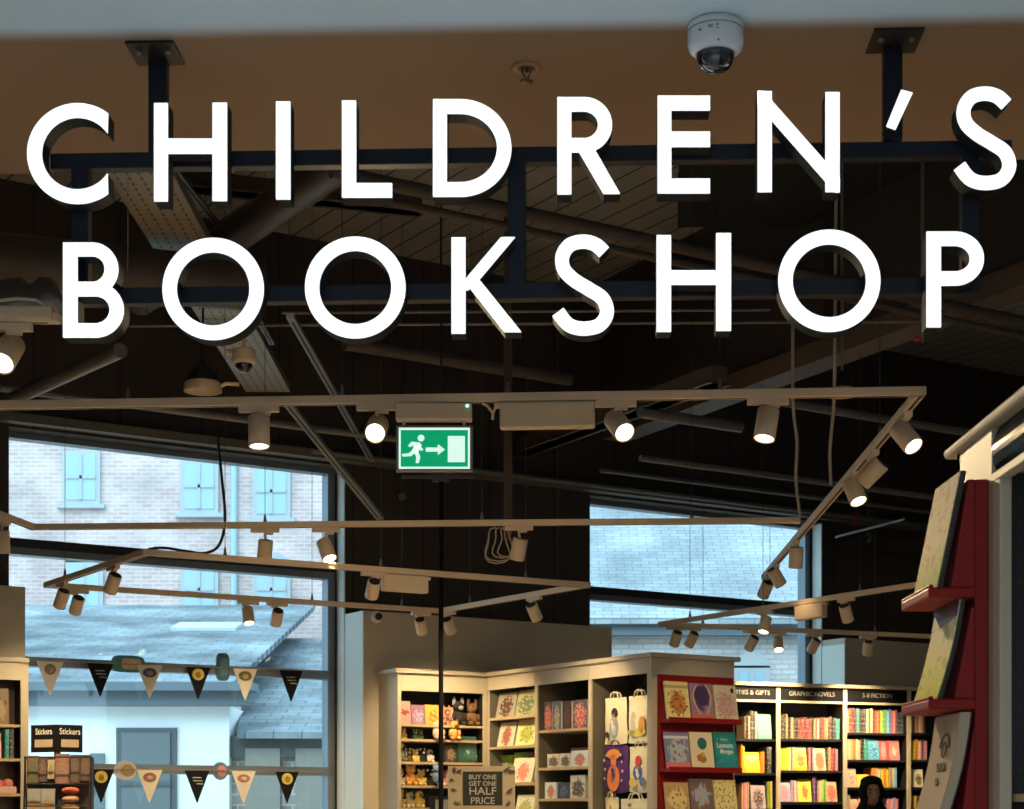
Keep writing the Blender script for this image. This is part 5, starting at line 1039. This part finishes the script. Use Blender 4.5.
# ---- bunting and window stickers
flagw = mat('cream_felt', (.78, .72, .58), .8); flagb = mat('black_felt', (.009, .009, .013), .85, spec=.2)
def bunting(label, d, y_of, items):
    P = wp(wt(170, d), d, wz(170, y_of(170), d)); t = thing('bunting', label, 'bunting', tuple(P), A)
    sp_ = [wp(wt(x, d), d, wz(x, y_of(x), d)) for x in (22, 60, 110, 160, 210, 260, 322)]; MB().tube(sp_, .004, 6).build('string', mat('tan_string', (.3, .22, .14), .8), t)
    for px, m, e in items:
        c = wp(wt(px, d), d, wz(px, y_of(px), d)); w, h = .095, .232
        fl = MB().prism([c - U * w, c + U * w, c + U * .003 - Z * h, c - U * .003 - Z * h], -V * .003).build('pennant', m, t)
        if e == 't':
            k = MB()
            for r_, (x0, x1) in enumerate(((-.035, .03), (-.03, .04), (-.005, .045))):
                n = 7; k.tube([c + U * (x0 + (x1 - x0) * i / n) - Z * (.05 + .022 * r_ + .006 * (i % 2)) - V * .005 for i in range(n + 1)], .0022, 4)
            k.build('script_lettering', whitetext, fl)
        else:
            k = MB().prism([c + U * (.045 * e[1] * math.cos(rad(a_))) - Z * (.055 - .042 * e[2] * math.sin(rad(a_))) - V * .004 for a_ in range(0, 360, 20)], -V * .002).build('round_badge', mat('badge_' + e[0], e[3], .6), fl)
            MB().ell(c - Z * .058 - V * .006, (.022 * e[1], .022, .022 * e[2]), 0, 10, (U, Z, -V) if False else (U, V, Z)).build('badge_figure', mat('badge_figure_' + e[0], e[4], .6), fl)
by1 = lambda x: 660.5 + (x - 30) * .037
by2 = lambda x: 768.8 + (x - 90) * .013
yel = ('yellow', 1, 1, (.72, .62, .12), (.5, .25, .05)); brn = ('brown', .9, .9, (.25, .2, .16), (.45, .3, .2)); drk = ('dark', 1.15, .8, (.08, .08, .09), (.3, .28, .25)); redb = ('red', 1.1, .8, (.35, .12, .07), (.6, .5, .35)); whb = ('white', 1.1, .7, (.55, .18, .14), (.8, .75, .6))
bunting('upper bunting of six black and cream pennants along the left window transom', -.10, by1, [(50, flagw, brn), (100, flagb, 't'), (149.5, flagw, drk), (198, flagb, yel), (245, flagw, ('gold', 1.15, .85, (.16, .13, .05), (.55, .45, .1))), (291, flagb, 't')])
bunting('lower bunting of black and cream pennants across the left window', -.10, by2, [(101, flagb, yel), (149.5, flagw, redb), (197, flagb, 't'), (243.5, flagw, whb), (287, flagb, yel)])
def wstick(label, px, py, w, h, m1, m2, nm='window_sticker', sq_=False):
    d = -.075; c = wp(wt(px, d), d, wz(px, py, d)); n = 24; e = 4 if sq_ else 2
    def pt(a_): cx_, sx_ = math.cos(a_), math.sin(a_); return (abs(cx_) ** (2 / e) * (1 if cx_ > 0 else -1), abs(sx_) ** (2 / e) * (1 if sx_ > 0 else -1))
    t = thing(nm, label, 'hanging decoration', tuple(c), A, 'hanging decorations in the left window')
    MB().prism([c + U * w / 2 * pt(2 * math.pi * k / n)[0] + Z * h / 2 * pt(2 * math.pi * k / n)[1] for k in range(n)], -V * .006).build('card', m1, t)
    MB().prism([c - V * .006 + U * (w * .3 * pt(2 * math.pi * k / n)[0] + w * .1) + Z * h * .32 * pt(2 * math.pi * k / n)[1] for k in range(n)], -V * .002).build('printed_figure', m2, t)
nx_ = 'hanging_decoration'
wstick('wide teal and gold hanging card between the first pennants, upper row', 128, 664, .24, .12, mat('teal_card', (.04, .22, .22), .4), mat('gold_print', (.62, .42, .22), .4, var=.8, scale=30), nx_, True)
wstick('upright dark teal hanging card, upper row, right of the middle', 222.5, 667, .105, .20, mat('dark_teal_card', (.06, .14, .17), .3), mat('slate_print', (.10, .22, .26), .4), nx_, True)
wstick('round beige hanging card between lower pennants', 125, 770.5, .17, .135, mat('beige_card', (.55, .50, .48), .6), mat('brown_print', (.35, .26, .12), .6, var=.5, scale=40), nx_)
wstick('round blue and pink hanging card between lower pennants', 220, 771, .12, .13, mat('blue_card', (.12, .20, .30), .5), mat('pink_print', (.62, .25, .25), .6), nx_)

# ================================================================== RIGHT-HAND WALL UNIT AND PICTURE BOOKS
XF = 1.17
def fx_(px, py): Y = XF * F / (px - CX); return Vector((XF, Y, EYE + (HY - py) / F * Y))
wu = thing('wall_shelving', 'cream wall shelving with black pegboard bay and dark glossy header at right edge', 'shelving', (XF, 4.6, 0))
zc = 2.455; zf0 = 2.30
yn = 2.4
MB().prism([Vector((XF + x, 4.66, z)) for x, z in ((-.018, 2.457), (-.022, 2.447), (-.018, 2.437), (-.012, 2.433), (.5, 2.433), (.5, 2.457))], (0, yn - 4.66, 0)).build('cornice', cream, wu, bev=.003)
MB().par((XF, 4.27, 0), (.02, 0, 0), (0, .33, 0), (0, 0, zc - .023)).build('face_panel', cream, wu)
MB().par((XF, 4.57, 0), (.5, 0, 0), (0, .03, 0), (0, 0, zc - .023)).build('end_panel', cream, wu)
ph = mat('glossy_dark_header', (.008, .014, .019), .22, spec=.015)
zb = EYE + (HY - 474) / F * 4.25
MB().par((XF - .006, yn, zb - .022), (.03, 0, 0), (0, 4.262 - yn, 0), (0, 0, .022)).build('header_rail', cream, wu, bev=.003)
hz0, hz1 = zb, zc - .023; MB().prism([Vector((XF + .016 - .018 * math.sin(math.pi * k / 10), yn, hz0 + (hz1 - hz0) * k / 10)) for k in range(11)] + [Vector((XF + .03, yn, hz1)), Vector((XF + .03, yn, hz0))], (0, 4.262 - yn, 0)).build('header_glass', ph, wu)
MB().par((XF - .005, 4.18, 0), (.03, 0, 0), (0, .06, 0), (0, 0, zb - .02)).build('upright', cream, wu, bev=.004)
MB().par((XF - .003, 4.24, 0), (.03, 0, 0), (0, .045, 0), (0, 0, zb - .02)).build('upright', mat('painted_shade_beige', (.40, .33, .25), .6), wu, bev=.003)  # darker beige strip, shade beside the upright painted in as a part
pb_ = MB().par((XF + .34, yn, 0), (.015, 0, 0), (0, 4.25 - yn, 0), (0, 0, zb)).build('pegboard', mat('black_pegboard', (.02, .019, .018), .5), wu)
MB().par((XF + .02, 4.235, 0), (.33, 0, 0), (0, .015, 0), (0, 0, zb)).build('bay_side', MATS['black_pegboard'], wu)
hl = MB()
for i in range(26):
    for j in range(12): hl.lathe((XF + .30 - .024 * j, 4.2345, 1.0 + .05 * i), [(.0035, 0), (.001, .0003)], 6, 0, (X_, Z, -Y_))
hl.build('peg_hole', mat('hole_grey', (.07, .065, .06), .6), wu)
MB().par((XF + .03, yn, 1.52), (.3, 0, 0), (0, 4.2 - yn, 0), (0, 0, .018)).build('shelf', oak, wu)
# red ledges and picture books
rs = thing('red_picture_ledges', 'tall red wooden picture-book ledges fixed to the cream wall shelving at right', 'book display', (XF, 4.42, 0))
MB().par((XF - .035, 4.29, .2), (.034, 0, 0), (0, .28, 0), (0, 0, zb - .205)).build('backboard', redm, rs, bev=.004)
zt = [2.045, 1.772, 1.475]
for k, z in enumerate(zt):
    MB().par((1.018, 4.275, z - .026), (XF - .035 - 1.018, 0, 0), (0, .305, 0), (0, 0, .026)).build('ledge', redm, rs, bev=.006)
    MB().par((1.018, 4.275, z - .002), (.012, 0, 0), (0, .305, 0), (0, 0, .008)).build('ledge_lip', redm, rs, bev=.003)
    top = z + (.285 if k == 0 else .245)
    sf = (1.075, 1.083, 1.10)[k]
    MB().prism([Vector((sf, 4.285, z)), Vector((min(sf + .043, 1.131), 4.285, top - .02)), Vector((1.134, 4.285, top - .02)), Vector((1.134, 4.285, z))], (0, .275, 0)).build('sloping_back', redm, rs, bev=.003)
def pbook(z, h, th, cv, edge, label, bx=1.04, tx=1.098, y0=4.29, w=.25, curve=0.0):
    # cover faces -x; local x runs along -y world
    t = thing('picture_book', label, 'book', (bx, y0 + w, z), -math.pi / 2, 'large picture books on the red ledges')
    n = 8; lean = (tx - bx)
    def prof(off0, off1): 
        fr_ = [Vector((bx + off0 + lean * (i / n) + curve * math.sin(math.pi * i / n), y0, z + h * i / n)) for i in range(n + 1)]
        bk = [Vector((bx + off1 + lean * (i / n) + curve * math.sin(math.pi * i / n), y0, z + h * i / n)) for i in range(n + 1)]
        return fr_ + bk[::-1]
    MB().prism(prof(0, .0025), (0, w, 0)).build('front_cover', cv, t)
    MB().prism([p + Vector((0, .003, .002 if i < 9 else .002)) for i, p in enumerate(prof(.0025, th - .0025))], (0, w - .004, 0)).build('pages', edge, t)
    MB().prism(prof(th - .0025, th), (0, w, 0)).build('back_cover', mat('dark_cover', (.03, .035, .03), .5), t)
    return t
def wcover(name, base, b2, blot, foot, ns=7):
    m = bpy.data.materials.new(name); n, l = nodes(m); b = n['Principled BSDF']; b.inputs['Roughness'].default_value = .75; b.inputs['Specular IOR Level'].default_value = .12
    tc = n.new('ShaderNodeTexCoord'); s_ = n.new('ShaderNodeSeparateXYZ'); l.new(tc.outputs['Generated'], s_.inputs[0])
    no = n.new('ShaderNodeTexNoise'); no.inputs['Scale'].default_value = ns; no.inputs['Detail'].default_value = 5; l.new(tc.outputs['Generated'], no.inputs[0])
    r = n.new('ShaderNodeValToRGB'); e = r.color_ramp.elements; e[0].position = 0; e[0].color = (*foot, 1); e[1].position = 1; e[1].color = (*b2, 1)
    e2_ = e.new(.45); e2_.color = (*base, 1); l.new(s_.outputs[2], r.inputs[0])
    g_ = n.new('ShaderNodeMath'); g_.operation = 'GREATER_THAN'; g_.inputs[1].default_value = .57; l.new(no.outputs[0], g_.inputs[0])
    mm = n.new('ShaderNodeMath'); mm.operation = 'MULTIPLY'; mm.inputs[1].default_value = .55; l.new(g_.outputs[0], mm.inputs[0])
    x = n.new('ShaderNodeMix'); x.data_type = 'RGBA'; l.new(mm.outputs[0], x.inputs['Factor']); l.new(r.outputs[0], x.inputs['A']); x.inputs['B'].default_value = (*blot, 1)
    l.new(x.outputs['Result'], b.inputs['Base Color']); return m
edged = mat('dark_book_edge', (.05, .045, .035), .7)
pbook(zt[0] + .001, .285, .016, wcover('cream_meadow_cover', (.78, .66, .42), (.72, .60, .42), (.60, .28, .14), (.50, .58, .14), 9), edged, 'tall cream picture book with faint red figures on the upper red ledge')
b2_ = pbook(zt[1] + .001, .243, .014, wcover('yellow_meadow_cover', (.78, .70, .30), (.75, .76, .72), (.35, .40, .12), (.62, .62, .05), 6), edged, 'picture book with yellow field and black corner on the middle red ledge', curve=.006)
MB().prism([Vector((1.04 + .058 * ((z_ - zt[1]) / .25) + .006 * math.sin(math.pi * (z_ - zt[1]) / .25) - .0025, y, z_)) for y, z_ in ((4.29, zt[1] + .25), (4.54, zt[1] + .25), (4.54, zt[1] + .235), (4.44, zt[1] + .19), (4.29, zt[1] + .205))], (.002, 0, 0)).build('black_corner_panel', mat('black_print', (.02, .02, .025), .3), b2_)
kr = mat('kraft_cover', (.46, .35, .23), .7, var=.06, scale=10)
b3 = pbook(zt[2] + .001, .262, .03, kr, mat('kraft_pages', (.5, .4, .27), .8), 'thick brown kraft-covered book with a printed emblem on the lowest red ledge', curve=.008)
def k3(y, z_): u_ = (z_ - zt[2]) / .262; return Vector((1.04 + .058 * u_ + .008 * math.sin(math.pi * u_) - .0035, y, z_))
em = MB()
em.tube([k3(4.385 + .045 * math.cos(rad(a_)), 1.655 + .035 * math.sin(rad(a_))) for a_ in range(0, 181, 15)], .0025, 5); em.tube([k3(4.385 + .022 * math.cos(rad(a_)), 1.65 + .018 * math.sin(rad(a_))) for a_ in range(0, 361, 30)], .002, 5)
em.build('printed_emblem', mat('brown_ink', (.12, .08, .05), .7), b3)
text('lettering', 'BOOK', .034, k3(4.375, 1.605), (0, -1, 0), Z, MATS['brown_ink'], b3, ext=.0006); text('lettering', 'OF', .03, k3(4.385, 1.568), (0, -1, 0), Z, MATS['brown_ink'], b3, ext=.0006)

# ================================================================== PERSON
PP = py_(871, 800, 13.2); px0, py0_ = PP.x, PP.y
pr = thing('person', 'person in black hood and coat facing the camera before the fiction shelves', 'person', (px0, py0_, 0))
skin_m = mat('skin', (.30, .16, .10), .6); cloth = mat('black_cloth', (.004, .004, .005), .9, spec=.15); trousers = mat('dark_trousers', (.02, .02, .025), .9)
HT_ = 1.725
def skinned(name, verts, edges, radii, m, parent, sub=2, root=0):
    me = bpy.data.meshes.new(name); me.from_pydata([Vector((px0, py0_, 0)) + Vector(v) for v in verts], edges, []); me.transform(INV[parent.name])
    o = bpy.data.objects.new(name, me); COL.objects.link(o); o.parent = parent; INV[o.name] = INV[parent.name]
    md = o.modifiers.new('skin', 'SKIN'); md.use_smooth_shade = True
    for i, r_ in enumerate(radii):
        rr = r_ if isinstance(r_, tuple) else (r_, r_); me.skin_vertices[0].data[i].radius = rr; me.skin_vertices[0].data[i].use_root = (i == root)
    s_ = o.modifiers.new('sub', 'SUBSURF'); s_.levels = sub; s_.render_levels = sub; me.materials.append(m); return o
bv = [(0, 0, .93), (0, 0, 1.10), (0, .0, 1.30), (0, 0, 1.42), (0, -.01, 1.50), (0, -.02, 1.545)]
be = [(0, 1), (1, 2), (2, 3), (3, 4), (4, 5)]; br_ = [(.15, .11), (.13, .10), (.15, .11), (.10, .08), .052, .05]
for s_ in (-1, 1):
    b = len(bv); bv += [(s_ * .10, 0, .86), (s_ * .105, -.01, .48), (s_ * .11, .02, .09), (s_ * .12, -.10, .045)]
    be += [(0, b), (b, b + 1), (b + 1, b + 2), (b + 2, b + 3)]; br_ += [.085, .058, .042, .038]
    b = len(bv); bv += [(s_ * .17, 0, 1.385), (s_ * .23, .01, 1.12), (s_ * .22, -.09, .90), (s_ * .215, -.11, .82)]
    be += [(3, b), (b, b + 1), (b + 1, b + 2), (b + 2, b + 3)]; br_ += [.055, .044, .032, .03]
    hb0 = b + 3
    for f_, (fx0, ln) in enumerate(((-.028, .07), (-.010, .08), (.010, .075), (.027, .06))):
        b = len(bv); bv += [(s_ * .215, -.12 + fx0, .80), (s_ * .212, -.125 + fx0, .80 - ln * .5), (s_ * .205, -.13 + fx0, .80 - ln)]; be += [(hb0, b), (b, b + 1), (b + 1, b + 2)]; br_ += [.010, .0085, .007]
    b = len(bv); bv += [(s_ * .20, -.155, .80), (s_ * .19, -.165, .765)]; be += [(hb0, b), (b, b + 1)]; br_ += [.011, .008]
bd_ = skinned('body', bv, be, br_, skin_m, pr)
# head as one shaped surface
hd_ = MB(); hc = Vector((px0, py0_ - .02, 1.625)); n1, n2 = 28, 20; vs = []
for i in range(n2 + 1):
    ph_ = math.pi * i / n2
    for j in range(n1):
        th_ = 2 * math.pi * j / n1; x, y, z_ = math.sin(ph_) * math.cos(th_), math.sin(ph_) * math.sin(th_), -math.cos(ph_)
        wx = .070 * (1 - .22 * max(0, -z_ - .1)); wy = .088; p = Vector((wx * x, wy * y, .108 * z_))
        if y < 0:
            ff = -y
            p.y -= .020 * math.exp(-((x / .13) ** 2)) * math.exp(-((z_ + .12) / .13) ** 2) * ff
            p.y += .012 * (math.exp(-(((abs(x) - .38) / .17) ** 2)) * math.exp(-((z_ - .06) / .10) ** 2)) * ff
            p.y -= .006 * math.exp(-((x / .3) ** 2)) * math.exp(-((z_ + .45) / .07) ** 2) * ff
            p.y -= .008 * math.exp(-((x / .3) ** 2)) * math.exp(-((z_ + .8) / .12) ** 2) * ff
        vs.append(hc + p)
hd_.add(vs, [(i * n1 + j, i * n1 + (j + 1) % n1, (i + 1) * n1 + (j + 1) % n1, (i + 1) * n1 + j) for i in range(n2) for j in range(n1)], 0, True)
ho = hd_.build('head', skin_m, pr)
for s_ in (-1, 1):
    MB().ell(hc + Vector((s_ * .027, -.074, .007)), (.012, .007, .007), 0, 12).build('eye', mat('eye_dark', (.03, .02, .02), .3), ho)
    MB().tube([hc + Vector((s_ * .013, -.083, .026)), hc + Vector((s_ * .028, -.083, .031)), hc + Vector((s_ * .043, -.073, .026))], .0035, 6).build('eyebrow', black, ho)
MB().ell(hc + Vector((0, -.084, -.048)), (.022, .006, .007), 0, 12).build('mouth', mat('lips', (.30, .10, .08), .5), ho)
# hood: a shell around the head open at the face, draped to the shoulders
hv = []; n1 = 28; rows = 16
for i in range(rows + 1):
    t_ = i / rows
    for j in range(n1 + 1):
        a_ = rad(-90 + 42 - 6 * math.sin(math.pi * t_) + (360 - 84 + 12 * math.sin(math.pi * t_)) * j / n1)
        if t_ < .72:
            e_ = t_ / .72; ph_ = math.pi * (1 - .08 - .62 * e_) ; r_ = math.sin(ph_); z_ = -.125 * math.cos(ph_)
            p = Vector((.094 * r_ * math.cos(a_), .105 * r_ * math.sin(a_) + .008, z_ + .01))
        else:
            e_ = (t_ - .72) / .28; p = Vector(((.086 + .10 * e_) * math.cos(a_), (.095 + .02 * e_) * math.sin(a_) + .01, -.075 - .15 * e_))
        hv.append(hc + p)
hm = MB().add(hv, [(i * (n1 + 1) + j, (i + 1) * (n1 + 1) + j, (i + 1) * (n1 + 1) + j + 1, i * (n1 + 1) + j + 1) for i in range(rows) for j in range(n1)], 0, True)
hm.ell(hc + Vector((0, .012, .085)), (.082, .09, .05), 0, 18)
ho2 = hm.build('hood', cloth, pr); sm = ho2.modifiers.new('thick', 'SOLIDIFY'); sm.thickness = .012
MB().tube([hc + Vector((.062 * math.cos(rad(a_)), -.060 - .02 * math.sin(rad(a_)) * 0, .012 + .085 * math.sin(rad(a_)))) for a_ in range(-40, 221, 13)], .016, 8).build('hood_rim', cloth, pr)
MB().ell(hc + Vector((0, -.02, -.125)), (.075, .07, .035), 0, 16).build('collar', cloth, pr)
cv_ = [(0, 0, .72), (0, 0, .95), (0, 0, 1.12), (0, 0, 1.30), (0, 0, 1.415), (0, -.0, 1.49)]; ce = [(0, 1), (1, 2), (2, 3), (3, 4), (4, 5)]; cr = [(.20, .15), (.18, .14), (.165, .13), (.185, .135), (.14, .11), .075]
for s_ in (-1, 1):
    b = len(cv_); cv_ += [(s_ * .185, 0, 1.40), (s_ * .245, .01, 1.12), (s_ * .235, -.085, .90), (s_ * .23, -.10, .86)]; ce += [(4, b), (b, b + 1), (b + 1, b + 2), (b + 2, b + 3)]; cr += [.075, .062, .05, .048]
skinned('coat', cv_, ce, cr, cloth, pr, root=1)
tv = [(0, 0, .88)]; te = []; trr = [(.16, .12)]
for s_ in (-1, 1):
    b = len(tv); tv += [(s_ * .10, 0, .80), (s_ * .105, -.01, .48), (s_ * .11, .02, .12)]; te += [(0, b), (b, b + 1), (b + 1, b + 2)]; trr += [.10, .078, .062]
    MB().ell((px0 + s_ * .115, py0_ - .05, .045), (.048, .13, .044), 0, 14).build('shoe', black, pr)
skinned('trousers', tv, te, trr, trousers, pr)
